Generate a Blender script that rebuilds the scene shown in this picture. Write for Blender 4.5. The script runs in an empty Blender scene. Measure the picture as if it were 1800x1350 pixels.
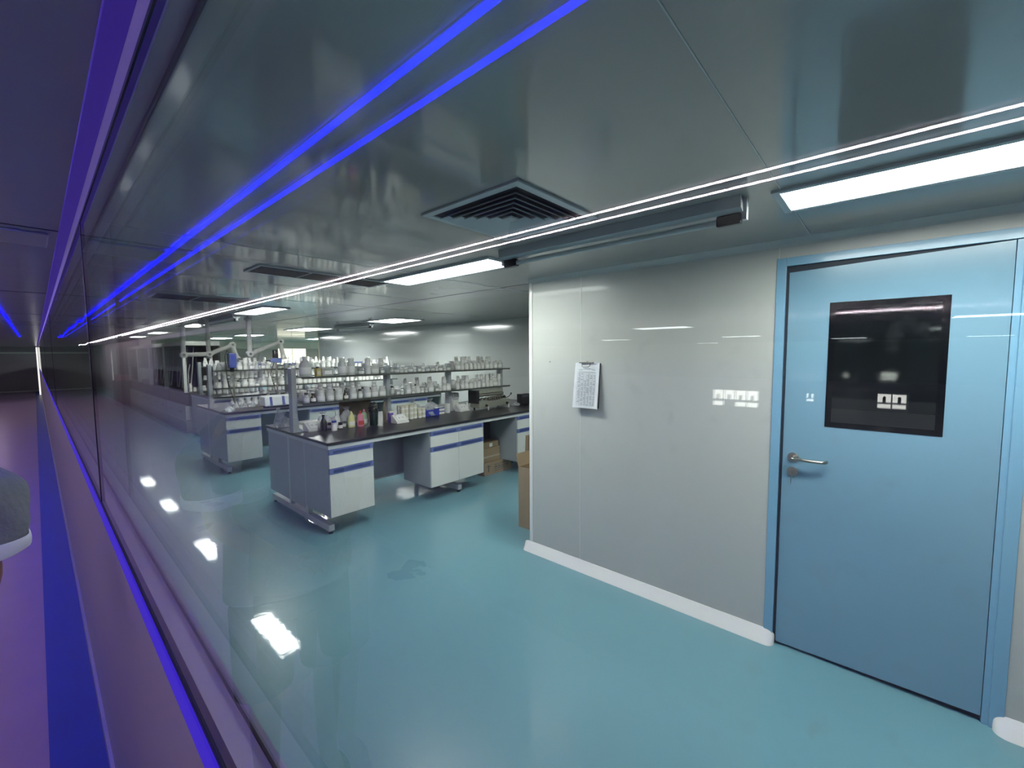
import bpy, bmesh, math, random
from math import sin, cos, pi, radians
from mathutils import Vector, Matrix
S = bpy.context.scene
COL = S.collection

# ------------------------------------------------------------------ camera
# lab: x = away from the corridor window, y = along the corridor, z = up
YAW, PIT, ROL, FPX = 0.846234, 0.0719531, -0.0069410, 740.95
Fv = Vector((sin(YAW)*cos(PIT), cos(YAW)*cos(PIT), -sin(PIT)))
R0 = Vector((cos(YAW), -sin(YAW), 0.0)); U0 = R0.cross(Fv)
Rv = cos(ROL)*R0 + sin(ROL)*U0; Uv = -sin(ROL)*R0 + cos(ROL)*U0
cam = bpy.data.objects.new('camera', bpy.data.cameras.new('camera')); COL.objects.link(cam)
cam.data.sensor_width = 36; cam.data.lens = FPX/1800*36; cam.data.clip_start = 0.01; cam.data.clip_end = 200
m = Matrix((Rv, Uv, -Fv)).transposed().to_4x4(); m.translation = Vector((0, 0, 1.7))
cam.matrix_world = m; S.camera = cam

# ------------------------------------------------------------------ world, exposure
w = bpy.data.worlds.new('world'); S.world = w; w.use_nodes = True
w.node_tree.nodes['Background'].inputs[0].default_value = (0.02, 0.02, 0.03, 1)
w.node_tree.nodes['Background'].inputs[1].default_value = 0.3
S.view_settings.view_transform = 'Standard'; S.view_settings.look = 'None'
S.view_settings.exposure = 0.0; S.view_settings.gamma = 1; S.view_settings.use_curve_mapping = False
cy = S.cycles
cy.use_denoising = True
try: cy.denoiser = 'OPENIMAGEDENOISE'
except Exception: pass
cy.max_bounces = 14; cy.diffuse_bounces = 4; cy.glossy_bounces = 6; cy.transmission_bounces = 6; cy.transparent_max_bounces = 24
cy.caustics_reflective = True; cy.caustics_refractive = False; cy.blur_glossy = 0.5; cy.sample_clamp_indirect = 6
LAMP = 42.0         # ceiling panels in the lab
BLUE = 56.0         # blue led strip in the corridor ceiling
WHITE = 160.0        # white led strip in the corridor ceiling

W, H, G, HC = 2.7676, 2.3085, 0.1184, 2.18     # partition, lab ceiling, corridor glass, corridor ceiling

# ------------------------------------------------------------------ materials
def mat(name, col, rough=0.5, metal=0.0, spec=0.5, coat=0.0, noise=0.0, nscale=6.0, bump=0.0, bscale=20.0, alpha=1.0, trans=0.0, rvar=0.0, bdist=0.01):
    M = bpy.data.materials.new(name); M.use_nodes = True; nt = M.node_tree; b = nt.nodes['Principled BSDF']
    b.inputs['Base Color'].default_value = (*col, 1); b.inputs['Roughness'].default_value = rough
    b.inputs['Metallic'].default_value = metal; b.inputs['Specular IOR Level'].default_value = spec
    b.inputs['Coat Weight'].default_value = coat; b.inputs['Coat Roughness'].default_value = 0.04
    b.inputs['Alpha'].default_value = alpha; b.inputs['Transmission Weight'].default_value = trans
    tc = nt.nodes.new('ShaderNodeTexCoord')
    if noise > 0 or rvar > 0:
        n = nt.nodes.new('ShaderNodeTexNoise'); n.inputs['Scale'].default_value = nscale; n.inputs['Detail'].default_value = 6
        nt.links.new(tc.outputs['Object'], n.inputs['Vector'])
        if noise > 0:
            mx = nt.nodes.new('ShaderNodeMix'); mx.data_type = 'RGBA'
            mx.inputs['A'].default_value = (*[c*(1-noise) for c in col], 1); mx.inputs['B'].default_value = (*[min(1, c*(1+noise)) for c in col], 1)
            nt.links.new(n.outputs['Fac'], mx.inputs['Factor']); nt.links.new(mx.outputs['Result'], b.inputs['Base Color'])
        if rvar > 0:
            mr = nt.nodes.new('ShaderNodeMapRange'); mr.inputs['From Min'].default_value = .3; mr.inputs['From Max'].default_value = .7
            mr.inputs['To Min'].default_value = max(0, rough-rvar); mr.inputs['To Max'].default_value = rough+rvar
            nt.links.new(n.outputs['Fac'], mr.inputs['Value']); nt.links.new(mr.outputs['Result'], b.inputs['Roughness'])
    if bump > 0:
        n2 = nt.nodes.new('ShaderNodeTexNoise'); n2.inputs['Scale'].default_value = bscale; n2.inputs['Detail'].default_value = 3
        nt.links.new(tc.outputs['Object'], n2.inputs['Vector'])
        bp = nt.nodes.new('ShaderNodeBump'); bp.inputs['Strength'].default_value = bump; bp.inputs['Distance'].default_value = bdist
        nt.links.new(n2.outputs['Fac'], bp.inputs['Height']); nt.links.new(bp.outputs['Normal'], b.inputs['Normal'])
        if coat > 0: nt.links.new(bp.outputs['Normal'], b.inputs['Coat Normal'])
    return M
def emit(name, col, k):
    M = bpy.data.materials.new(name); M.use_nodes = True; b = M.node_tree.nodes['Principled BSDF']
    b.inputs['Base Color'].default_value = (.02, .02, .02, 1); b.inputs['Emission Color'].default_value = (*col, 1); b.inputs['Emission Strength'].default_value = k
    return M
def pane_mat(name, ior, dust=0.0, wave=0.0, wscale=1.0):
    """clear architectural glass: outer skin reflects by Fresnel, the rest goes straight through"""
    M = bpy.data.materials.new(name); M.use_nodes = True; nt = M.node_tree; N = nt.nodes; L = nt.links
    N.remove(N['Principled BSDF']); out = N['Material Output']
    fr = N.new('ShaderNodeFresnel'); fr.inputs['IOR'].default_value = ior
    ge = N.new('ShaderNodeNewGeometry'); inv = N.new('ShaderNodeMath'); inv.operation = 'SUBTRACT'; inv.inputs[0].default_value = 1
    L.new(ge.outputs['Backfacing'], inv.inputs[1])
    mul = N.new('ShaderNodeMath'); mul.operation = 'MULTIPLY'; L.new(fr.outputs[0], mul.inputs[0]); L.new(inv.outputs[0], mul.inputs[1])
    tr = N.new('ShaderNodeBsdfTransparent'); tr.inputs[0].default_value = (0.97, 0.985, 0.98, 1)
    gl = N.new('ShaderNodeBsdfGlossy'); gl.inputs['Roughness'].default_value = 0.0
    tc = N.new('ShaderNodeTexCoord')
    if wave > 0:
        n = N.new('ShaderNodeTexNoise'); n.inputs['Scale'].default_value = wscale; n.inputs['Detail'].default_value = 0.5
        L.new(tc.outputs['Object'], n.inputs['Vector'])
        bp = N.new('ShaderNodeBump'); bp.inputs['Strength'].default_value = 1; bp.inputs['Distance'].default_value = wave
        L.new(n.outputs['Fac'], bp.inputs['Height']); L.new(bp.outputs[0], gl.inputs['Normal'])
    mx = N.new('ShaderNodeMixShader'); L.new(mul.outputs[0], mx.inputs[0]); L.new(tr.outputs[0], mx.inputs[1]); L.new(gl.outputs[0], mx.inputs[2])
    last = mx
    if dust > 0:   # specks of dust and smears on the pane
        v = N.new('ShaderNodeTexNoise'); v.inputs['Scale'].default_value = 130; v.inputs['Detail'].default_value = 4; L.new(tc.outputs['Object'], v.inputs['Vector'])
        v2 = N.new('ShaderNodeTexNoise'); v2.inputs['Scale'].default_value = 7; L.new(tc.outputs['Object'], v2.inputs['Vector'])
        r1 = N.new('ShaderNodeMapRange'); r1.inputs['From Min'].default_value = .60; r1.inputs['From Max'].default_value = .72; r1.inputs['To Max'].default_value = 1; L.new(v.outputs['Fac'], r1.inputs['Value'])
        r2 = N.new('ShaderNodeMapRange'); r2.inputs['From Min'].default_value = .42; r2.inputs['From Max'].default_value = .7; r2.inputs['To Max'].default_value = dust; L.new(v2.outputs['Fac'], r2.inputs['Value'])
        mm = N.new('ShaderNodeMath'); mm.operation = 'MULTIPLY'; L.new(r1.outputs[0], mm.inputs[0]); L.new(r2.outputs[0], mm.inputs[1])
        df = N.new('ShaderNodeBsdfTranslucent'); df.inputs[0].default_value = (.75, .77, .78, 1)
        m2 = N.new('ShaderNodeMixShader'); L.new(mm.outputs[0], m2.inputs[0]); L.new(mx.outputs[0], m2.inputs[1]); L.new(df.outputs[0], m2.inputs[2]); last = m2
    L.new(last.outputs[0], out.inputs['Surface'])
    return M
def clear_mat(name, tint, refl=1.5):
    return pane_mat(name, refl)

MT = dict(
 floor=mat('teal_epoxy', (.148, .315, .36), .32, spec=.35, coat=.6, noise=.10, nscale=1.3, bump=.2, bscale=16.0, bdist=.0014, rvar=.05),
 cfloor=mat('violet_vinyl', (.34, .25, .42), .32, spec=.4, noise=.08, nscale=3),
 cstripe=mat('blue_border', (.03, .06, .42), .35, spec=.4, noise=.1, nscale=3),
 panel=mat('wall_panel', (.50, .515, .48), .38, spec=.5, coat=.12, noise=.03, nscale=1.5, bump=.05, bscale=1.2, bdist=.02),
 rpanel=mat('wall_panel_far', (.42, .445, .43), .13, spec=.7, coat=.3, noise=.03, nscale=1.5, bump=.05, bscale=1.5, bdist=.02),
 ceil=mat('ceiling_panel', (.37, .36, .34), .12, spec=.55, coat=.3, noise=.05, nscale=1.2, bump=.12, bscale=1.6, bdist=.015, rvar=.05),
 cceil=mat('corridor_ceiling', (.30, .30, .33), .22, spec=.5, noise=.05),
 cwall=mat('corridor_wall', (.38, .36, .40), .28, spec=.5, noise=.04, nscale=5),
 cdark=mat('corridor_far_wall', (.30, .28, .31), .4, noise=.04),
 seam=mat('seam_filler', (.62, .64, .60), .4), cseam=mat('ceiling_seam', (.46, .50, .50), .4), dseam=mat('dark_seam', (.03, .03, .04), .6),
 cove=mat('white_cove', (.78, .79, .74), .18, coat=.3),
 gasket=mat('black_gasket', (.008, .008, .012), .5), alu=mat('aluminium', (.55, .56, .58), .3, metal=.9),
 door=mat('blue_door', (.185, .34, .445), .22, spec=.5, coat=.25, noise=.03, nscale=2), doorframe=mat('blue_frame', (.20, .40, .55), .28, coat=.15),
 dgap=mat('rubber_seal', (.01, .02, .035), .6), dglass=mat('dark_glass', (.006, .008, .009), .04, spec=.7, coat=.5), dborder=mat('black_border', (.003, .004, .006), .12),
 steel=mat('brushed_steel', (.50, .47, .42), .28, metal=1.0, bump=.05, bscale=200), dsteel=mat('dark_steel', (.16, .155, .14), .35, metal=.9),
 top=mat('black_worktop', (.018, .018, .022), .34, spec=.5, noise=.2, nscale=30, bump=.04, bscale=60),
 cab=mat('cabinet_white', (.64, .66, .62), .35, noise=.03, nscale=4), cabg=mat('cabinet_grey', (.36, .39, .41), .4, noise=.03, nscale=4),
 rail=mat('blue_handle', (.12, .16, .36), .4), railr=mat('blue_recess', (.035, .055, .17), .5),
 frame=mat('frame_grey', (.50, .53, .53), .35), foot=mat('black_rubber', (.01, .01, .012), .5),
 post=mat('rack_post', (.42, .45, .47), .35, metal=.3), shelf=mat('rack_shelf', (.10, .11, .10), .25, metal=.5), shglass=mat('shelf_glass', (.25, .30, .27), .08, spec=.6),
 white=mat('white_plastic', (.74, .74, .70), .35), cloud=mat('milky_plastic', (.58, .60, .57), .3, noise=.06, nscale=30), lab=mat('paper_label', (.85, .85, .82), .6),
 cream=mat('cream_plastic', (.70, .69, .55), .4), brown=mat('brown_glass', (.05, .022, .012), .12, coat=.4), black=mat('black_plastic', (.012, .012, .014), .3),
 blue=mat('blue_plastic', (.03, .05, .36), .35), dblue=mat('deep_blue', (.05, .07, .26), .35), red=mat('red_plastic', (.45, .04, .03), .4), ink=mat('dark_ink', (.06, .07, .09), .6),
 rink=mat('red_ink', (.45, .05, .05), .6),
 glass=mat('lab_glass', (.62, .66, .63), .06, spec=.7, coat=.5, alpha=.45), bagm=mat('clear_bag', (.75, .78, .80), .15, coat=.6, alpha=.45, bump=1, bscale=25, bdist=.03),
 yellow=mat('yellow_bottle', (.72, .72, .30), .35, noise=.1, nscale=20), pink=mat('pink_bottle', (.68, .24, .33), .35, noise=.1, nscale=20), green=mat('pale_green', (.42, .60, .38), .35),
 dgreen=mat('dark_green_bin', (.012, .035, .028), .2, coat=.4), purple=mat('purple_box', (.16, .08, .42), .4), kraft=mat('cardboard', (.30, .225, .135), .75, noise=.12, nscale=8), kraftd=mat('cardboard_inner', (.20, .15, .09), .8),
 tape=mat('packing_tape', (.45, .40, .30), .25), board=mat('brown_board', (.20, .16, .11), .5), paper=mat('paper', (.70, .73, .74), .7), print=mat('print_grey', (.30, .33, .35), .7),
 arm=mat('arm_white', (.62, .62, .57), .35), armj=mat('arm_joint', (.10, .10, .10), .4), olive=mat('machine_grey', (.36, .37, .31), .35, metal=.5), concrete=mat('brown_pillar', (.06, .05, .045), .5, noise=.2),
 pinkbox=mat('red_cloth', (.40, .10, .09), .6), shirt=mat('grey_cotton', (.17, .18, .195), .9, bump=.4, bscale=60), hem=mat('white_hem', (.62, .63, .68), .9), skin=mat('skin', (.18, .085, .05), .5, noise=.1), hair=mat('hair', (.01, .01, .01), .6), short=mat('dark_shorts', (.03, .03, .04), .9),
 curtain=mat('violet_curtain', (.10, .09, .26), .7, noise=.3, nscale=15), hose=mat('white_hose', (.75, .75, .66), .3), darkin=mat('dark_inside', (.03, .032, .033), .5),
 batten=mat('lamp_housing', (.42, .45, .46), .3, coat=.2), tube=mat('lamp_tube', (.55, .60, .58), .15, coat=.5), vent=mat('vent_grey', (.52, .56, .57), .35), ventd=mat('vent_dark', (.015, .018, .02), .7),
 lamp=emit('lamp_diffuser', (1, 1, .985), LAMP), blueled=emit('blue_led', (.0, .0, 1.0), BLUE), blueglow2=emit('blue_glow_sill', (.034, .013, .48), 1.0), blueglow3=emit('blue_glow_corner', (.026, .011, .19), .85),
 whiteled=emit('white_led', (1, .78, .88), WHITE), lit=emit('lit_gap', (1, .97, .93), 1.1), litwin=emit('lit_window', (1, .93, .74), 2.2), litsmall=emit('lit_small_window', (1, .98, .93), 9.0), farlamp=emit('far_lamp', (.95, 1, 1), 13.0),
 pane=pane_mat('glass_outer', 1.52, dust=.075), pane2=pane_mat('glass_outer_bent', 1.52, wave=.0012, wscale=2.3), panein=pane_mat('glass_inner', 1.52),
)

# ------------------------------------------------------------------ geometry
class MB:
    def __init__(s): s.v = []; s.f = []; s.sm = []
    def add(s, vs, fs, smooth=False, mtx=None):
        o = len(s.v); s.v += [tuple(mtx @ Vector(p)) if mtx else tuple(p) for p in vs]
        s.f += [tuple(i+o for i in f) for f in fs]; s.sm += [smooth]*len(fs); return s
    def box(s, x0, x1, y0, y1, z0, z1, mtx=None):
        v = [(x, y, z) for z in (z0, z1) for y in (y0, y1) for x in (x0, x1)]
        return s.add(v, [(0,2,3,1), (4,5,7,6), (0,1,5,4), (2,6,7,3), (0,4,6,2), (1,3,7,5)], mtx=mtx)
    def lathe(s, prof, n=16, mtx=None, cx=0, cy=0):
        v = []; f = []
        for r, z in prof:
            for k in range(n):
                a = 2*pi*k/n; v.append((cx+r*cos(a), cy+r*sin(a), z))
        for i in range(len(prof)-1):
            for k in range(n):
                k2 = (k+1) % n; f.append((i*n+k, i*n+k2, (i+1)*n+k2, (i+1)*n+k))
        f.append(tuple(reversed(range(n)))); f.append(tuple(range((len(prof)-1)*n, len(prof)*n)))
        return s.add(v, f, True, mtx)
    def tube(s, pts, r, n=8, radii=None):
        pts = [Vector(p) for p in pts]; v = []; f = []; up = Vector((0.13, 0.31, 0.94))
        for i, p in enumerate(pts):
            d = (pts[min(i+1, len(pts)-1)]-pts[max(i-1, 0)]).normalized()
            a = d.cross(up); a = a.normalized() if a.length > 1e-4 else Vector((1, 0, 0)); b = d.cross(a).normalized()
            rr = radii[i] if radii else r
            for k in range(n):
                t = 2*pi*k/n; v.append(tuple(p+a*rr*cos(t)+b*rr*sin(t)))
        for i in range(len(pts)-1):
            for k in range(n):
                k2 = (k+1) % n; f.append((i*n+k, i*n+k2, (i+1)*n+k2, (i+1)*n+k))
        f.append(tuple(reversed(range(n)))); f.append(tuple(range((len(pts)-1)*n, len(pts)*n)))
        return s.add(v, f, True)
    def prism(s, poly, axis, a, b):
        """poly in the two other axes, extruded along axis from a to b"""
        def P(p, t): return {'x': (t, p[0], p[1]), 'y': (p[0], t, p[1]), 'z': (p[0], p[1], t)}[axis]
        n = len(poly); v = [P(p, a) for p in poly]+[P(p, b) for p in poly]
        f = [tuple(reversed(range(n))), tuple(range(n, 2*n))]+[(i, (i+1) % n, n+(i+1) % n, n+i) for i in range(n)]
        return s.add(v, f)
    def build(s, name, mtl, parent=None, loc=None, bevel=0.0, seg=2):
        me = bpy.data.meshes.new(name); me.from_pydata(s.v, [], s.f); me.update()
        bm = bmesh.new(); bm.from_mesh(me); bmesh.ops.recalc_face_normals(bm, faces=bm.faces); bm.to_mesh(me); bm.free()
        if s.sm and any(s.sm) and len(s.sm) == len(me.polygons):
            me.polygons.foreach_set('use_smooth', s.sm)
            try: me.set_sharp_from_angle(angle=radians(40))
            except Exception: pass
        me.materials.append(MT[mtl] if isinstance(mtl, str) else mtl)
        o = bpy.data.objects.new(name, me); COL.objects.link(o)
        if parent: o.parent = parent
        if loc: o.location = loc
        if bevel:
            b = o.modifiers.new('bevel', 'BEVEL'); b.width = bevel; b.segments = seg; b.limit_method = 'ANGLE'
        return o
def empty(name, loc=(0, 0, 0), rz=0.0):
    o = bpy.data.objects.new(name, None); COL.objects.link(o); o.location = loc; o.rotation_euler = (0, 0, rz); o.empty_display_size = .05; return o
def tag(o, label, cat, group=None, kind=None):
    o['label'] = label; o['category'] = cat
    if group: o['group'] = group
    if kind: o['kind'] = kind
    return o
def struct(o, label=None):
    o['kind'] = 'structure'
    if label: o['label'] = label
    return o
def thing(name, loc, label, cat, group=None, rz=0.0): return tag(empty(name, loc, rz), label, cat, group)
CH = {}
def kids(o): return CH[o.name] if o.name in CH else [c for c in bpy.data.objects if c.parent == o]
def dup(o, loc, rz=None, label=None, group=None, scale=None):
    r = o.copy(); COL.objects.link(r); r.location = loc
    if rz is not None: r.rotation_euler = (0, 0, rz)
    if scale: r.scale = (scale, scale, scale)
    if label: r['label'] = label
    if group: r['group'] = group
    if o.name not in CH:
        CH[o.name] = list(o.children)
        for c in CH[o.name]: CH[c.name] = list(c.children)
    for c in CH[o.name]:
        k = c.copy(); COL.objects.link(k); k.parent = r
        for g in CH.get(c.name, []):
            q = g.copy(); COL.objects.link(q); q.parent = k
    return r
def B(*a): return MB().box(*a)

# ------------------------------------------------------------------ the setting: shell
struct(B(.165, 16, -4.2, 32.6, -.12, 0).build('floor', 'floor'), 'glossy teal epoxy floor of the laboratory')
struct(B(-1.75, G, -3.2, 31.6, -.12, 0).build('floor_corridor', 'cfloor'), 'violet corridor floor')
struct(B(G-.175, G-.001, -3.2, 31.4, 0, .003).build('trim_1', 'cstripe'), 'blue border stripe on the corridor floor along the wall')
struct(B(.165, 16, -4.2, 32.6, H, H+.1).build('ceiling', 'ceil'), 'glossy grey metal ceiling of the laboratory')
struct(B(-1.75, G+.0005, -3.2, 31.6, HC, HC+.1).build('ceiling_corridor', 'cceil'), 'dim corridor ceiling')
# wall with the long window, below and above the glass
ZS, ZT = 1.223, 2.1184
struct(B(G, .165, -3.2, 31.6, -.02, ZS-.012).build('wall_corridor', 'cwall'), 'smooth panel wall below the corridor window')
struct(B(G, .165, -3.2, 31.6, ZT+.006, H+.02).build('wall_corridor_header', 'cwall'), 'narrow wall strip above the corridor window')
struct(B(G-.012, G-.0002, -3.2, 31.4, 0, .06).build('baseboard_corridor', 'alu'), 'thin metal skirting along the corridor wall')
# ceiling of the corridor: seams
for i, y in enumerate((2.40, 4.8, 7.2, 9.6)):
    struct(B(-1.7, G-.002, y-.006, y+.006, HC-.002, HC+.004).build('trim_%d' % (i+2), 'dseam'))
# corridor window: three double-glazed lights, black gaskets
JY = [-3.2, 1.915, 6.2, 10.6, 15.0, 22.0, 31.4]
for i in range(len(JY)-1):
    y0, y1 = JY[i]+.006, JY[i+1]-.006
    wd = struct(empty('window_%d' % (i+1), (G, (y0+y1)/2, ZS)), 'double glazed corridor window' if i else 'large double glazed corridor window nearest the camera')
    cyv = (y0+y1)/2; hh = (y1-y0)/2
    B(0.0004, .008, -hh, hh, 0, ZT-ZS).build('outer_pane', 'pane' if i == 0 else 'pane2', wd)
    B(.039, .046, -hh, hh, .004, ZT-ZS-.006).build('inner_pane', 'panein', wd)
    gk = MB(); gk.box(-.001, .0095, -hh-.006, hh+.006, -.012, 0); gk.box(-.001, .0095, -hh-.006, hh+.006, ZT-ZS, ZT-ZS+.008)
    gk.build('outer_gasket', 'gasket', wd)
    MB().box(-.0008, .009, hh, hh+.006*2, 0, ZT-ZS).build('joint_gasket', 'gasket', wd)
    gi = MB(); gi.box(.0365, .0390, -hh-.006, hh+.006, -.002, .0045).box(.0365, .0390, -hh-.006, hh+.006, ZT-ZS-.007, ZT-ZS+.006)
    gi.build('inner_gasket', 'gasket', wd)
    B(.0095, .0365, -hh-.006, hh+.006, -.012, .0).build('sill_spacer', 'cwall', wd); B(.0392, .0466, -hh-.006, hh+.006, -.012, .0035).build('inner_bead', 'cwall', wd)
# opposite corridor side
wl = MB(); wl.box(-1.85, -1.75, -3.2, 31.6, -.02, .95).box(-1.85, -1.75, -3.2, 31.6, 2.1, HC+.1)
for y0, y1 in ((-3.2, -2.9), (6.4, 6.7), (14, 31.6)): wl.box(-1.85, -1.75, y0, y1, .95, 2.1)
struct(wl.build('wall_opposite', 'cwall'), 'opposite corridor wall with openings')
struct(B(-1.75, G, 31.4, 31.6, 0, HC+.1).build('wall_corridor_end', 'cdark'), 'far end wall of the corridor')
struct(B(-1.85, .165, -3.3, -3.2, 0, H+.1).build('wall_corridor_back', 'cdark'))
struct(B(-1.7, G-.003, 31.30, 31.39, 1.86, 1.94).build('trim_7', 'seam')); struct(B(-1.7, G-.003, 31.3, 31.39, .0, .07).build('trim_8', 'seam'))
# hall beyond the opposite corridor wall, only seen as a reflection
struct(B(-30, -1.85, -8, 20, -.12, 0).build('floor_hall', 'cfloor')); struct(B(-30, -1.85, -8, 20, H, H+.1).build('ceiling_hall', 'cceil'))
struct(B(-30.1, -30, -8, 20, 0, H).build('wall_hall_far', 'cdark')); struct(B(-30, -1.85, -8.1, -8, 0, H).build('wall_hall_south', 'cdark')); struct(B(-30, -1.85, 20, 20.1, 0, H).build('wall_hall_north', 'cdark'))

for i, (y0, y1, z0, z1, nb) in enumerate(((1.03, 1.50, 1.085, 1.265, 4), (-.165, .045, 1.165, 1.295, 2), (.53, .60, 1.19, 1.27, 1))):
    wn = struct(empty('window_%d' % (9+i), (-5, y0, z0)), 'small lit window of the hall opposite, mirrored in the glass')
    L = y1-y0; hz = z1-z0
    B(-.02, 0, -.01, L+.01, -.01, hz+.01).build('window_frame', 'cdark', wn)
    for j in range(nb):
        a, b = j*L/nb+.006, (j+1)*L/nb-.006
        B(0, .006, a, b, hz*.42, hz).build('lit_pane', 'litsmall', wn)
        if j != 2: B(0, .006, a, b, hz*.0, hz*.27).build('lit_pane', 'litsmall', wn)
        MB().lathe([(.012, 0), (.012, .05), (.006, .06)], 8, Matrix.Translation((.02, (a+b)/2, hz*.40))).build('bottle_shape', 'darkin', wn)
# partition wall with the blue door
YD0, YD1 = -.4190, .4270          # clear opening
YF0, YF1, ZF = -.4640, .4730, 2.2133
YC = 2.2491
pw = MB(); pw.box(W, W+.10, YF1, YC, 0, H).box(W, W+.10, -4.2, YF0, 0, H).box(W, W+.10, YF0, YF1, ZF, H)
struct(pw.build('wall_partition', 'panel'), 'glossy light grey panel wall that holds the blue door')
struct(B(.165, 16, -4.3, -4.2, 0, H).build('wall_back', 'panel'))
struct(B(2.87, 5.6, 2.0, 2.1, 0, H).build('wall_behind_partition', 'panel'))
struct(B(W-.0015, W+.001, 1.742, 1.748, .07, H-.01).build('trim_9', 'seam'), 'pale vertical panel seam left of the clipboard')
struct(B(W-.0015, W+.001, YF1-.012, YF1-.007, ZF, H-.012).build('trim_10', 'seam'))
cn = MB(); cn.prism([(W-.004, YC-.03), (W-.006, YC-.01), (W-.002, YC+.004), (W+.012, YC+.010), (W+.102, YC+.010), (W+.102, YC), (W, YC-.001), (W, YC-.03)], 'z', .07, H)
struct(cn.build('trim_11', 'cove'), 'rounded corner moulding at the free end of the partition')
struct(B(W-.0025, W, YC-.036, YC-.033, .07, H-.01).build('trim_12', 'seam'))
def cove(x0, y0, y1, name, cap0, cap1):
    """coved skirting along y against the face x0, room on the low-x side"""
    prof = [(0, .075), (-.006, .075), (-.012, .066), (-.028, .034), (-.050, .012), (-.056, 0), (0, 0)]
    b = MB(); ys = [(y0, 1)]; n = len(prof); st = []
    for k in range(5) if cap0 else []: t = k/5*pi/2; st.append((y0-.045*cos(t), .25+.75*sin(t)))
    st += [(y0, 1), (y1, 1)]
    for k in range(4, -1, -1) if cap1 else []: t = k/5*pi/2; st.append((y1+.045*cos(t), .25+.75*sin(t)))
    v = []; f = []
    for y, s in st:
        for px, pz in prof: v.append((x0+px*s, y, pz*(.5+.5*s)))
    for i in range(len(st)-1):
        for k in range(n): f.append((i*n+k, i*n+(k+1) % n, (i+1)*n+(k+1) % n, (i+1)*n+k))
    f.append(tuple(range(n))); f.append(tuple(range((len(st)-1)*n, len(st)*n)))
    b.add(v, f, True); return struct(b.build(name, 'cove'), 'white coved skirting of the partition wall')
cove(W, .462, YC+.012, 'baseboard_partition_left', True, True); cove(W, -4.1, -.475, 'baseboard_partition_right', False, True)
cc = MB(); cc.prism([(W, H-.035), (W-.010, H-.022), (W-.035, H), (W, H)], 'y', -4.1, YC)
struct(cc.build('trim_13', 'panel'), 'coved joint between partition and ceiling')

# the door
d = struct(empty('door_1', (W, 0, 0)), 'light blue steel door with black framed window and lever handle')
fr = MB(); fr.box(-.007, .05, YD1, YF1, 0, ZF).box(-.007, .05, YF0, YD0, 0, ZF).box(-.007, .05, YD0, YD1, 2.167, ZF)
fr.build('door_frame', 'doorframe', d, bevel=.002)
sl = MB(); sl.box(.006, .09, YD1-.012, YD1, 0, 2.167).box(.010, .09, YD0, YD1-.012, 2.12, 2.167); sl.box(.03, .09, YD0, YD1, 0, .018)
sl.build('door_seal', 'dgap', d)
B(.004, .05, YD0, YD0+.022, .0, 2.165).build('hinge_stile', 'doorframe', d)
lf = MB(); zl, zr = 2.132, 2.166
L0, L1 = YD0+.024, YD1-.013
v = [(x, y, z) for x in (.006, .046) for y, z in ((L0, .030), (L1, .014), (L1, zl), (L0, zr))]
lf.add(v, [(0,1,2,3), (7,6,5,4), (0,4,5,1), (1,5,6,2), (2,6,7,3), (3,7,4,0)])
leaf = lf.build('door_leaf', 'door', d, bevel=.002)
B(.0035, .0065, -.214, .2290, 1.300, 1.9535).build('window_border', 'dborder', d)
B(.0015, .0040, -.186, .203, 1.328, 1.925).build('door_glass', 'dglass', d)
B(.001, .0038, -.186, .203, 1.328, 1.400).build('window_reflected_sill', mat('sill_reflection', (.018, .020, .022), .2), d)  # sill reflection painted as a slightly lighter band on the door glass
ha = MB(); rot = Matrix.Translation((.006, .362, 1.113)) @ Matrix.Rotation(-pi/2, 4, 'Y')
ha.lathe([(.026, 0), (.027, .004), (.026, .008), (.011, .009), (.0095, .012), (.0095, .046)], 28, rot)
ha.tube([(-.030, .362, 1.113), (-.040, .359, 1.113), (-.045, .350, 1.113), (-.046, .30, 1.112), (-.046, .262, 1.112), (-.045, .235, 1.112), (-.040, .224, 1.112), (-.028, .216, 1.112), (-.016, .213, 1.112)], .0095, 12)
ha.build('lever_handle', 'steel', d)
lk = MB(); rot2 = Matrix.Translation((.006, .362, 1.032)) @ Matrix.Rotation(-pi/2, 4, 'Y')
lk.lathe([(.026, 0), (.027, .004), (.0255, .008), (.010, .009), (.009, .014)], 28, rot2); lo = lk.build('lock_rose', 'steel', d)
ky = MB(); ky.box(-.018, -.001, .3605, .3635, 1.024, 1.030).box(-.026, -.014, .3605, .3635, 1.000, 1.030).tube([(-.022, .364, 1.004), (-.023, .366, .985), (-.022, .365, .970)], .0022, 6)
ky.build('key', 'steel', lo)

# laboratory far structure
struct(B(5.6, 5.7, 2.0, 12.576, 0, H).build('wall_right', 'rpanel'), 'glossy grey side wall where the benches end')
struct(B(5.585, 5.6, 12.55, 12.60, 0, H).build('trim_14', mat('warm_trim', (.75, .68, .5), .4)))
struct(B(5.7, 16, 12.47, 12.57, 0, H).build('wall_right_return', 'rpanel'))
struct(B(16, 16.1, 12.5, 32.6, 0, H).build('wall_far_right', mat('warm_wall', (.62, .58, .48), .4)))
struct(B(.165, 16, 32.4, 32.6, 0, H).build('wall_far', mat('warm_wall_far', (.55, .52, .45), .35)), 'pale far end wall of the laboratory')
# ceiling seams
for i, (x0, x1, y0, y1, mm) in enumerate(((.2, 16, .319, .3225, 'cseam'), (2.895, 2.905, 2.3, 8.4, 'dseam'), (.2, 3, 3.95, 3.957, 'cseam'), (.2, 5, 2.70, 2.706, 'cseam'), (.2, 5, 5.0, 5.008, 'cseam'), (.2, 5, 7.4, 7.408, 'cseam'))):
    struct(B(x0, x1, y0, y1, H-.0015, H+.002).build('trim_%d' % (15+i), mm))
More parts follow.
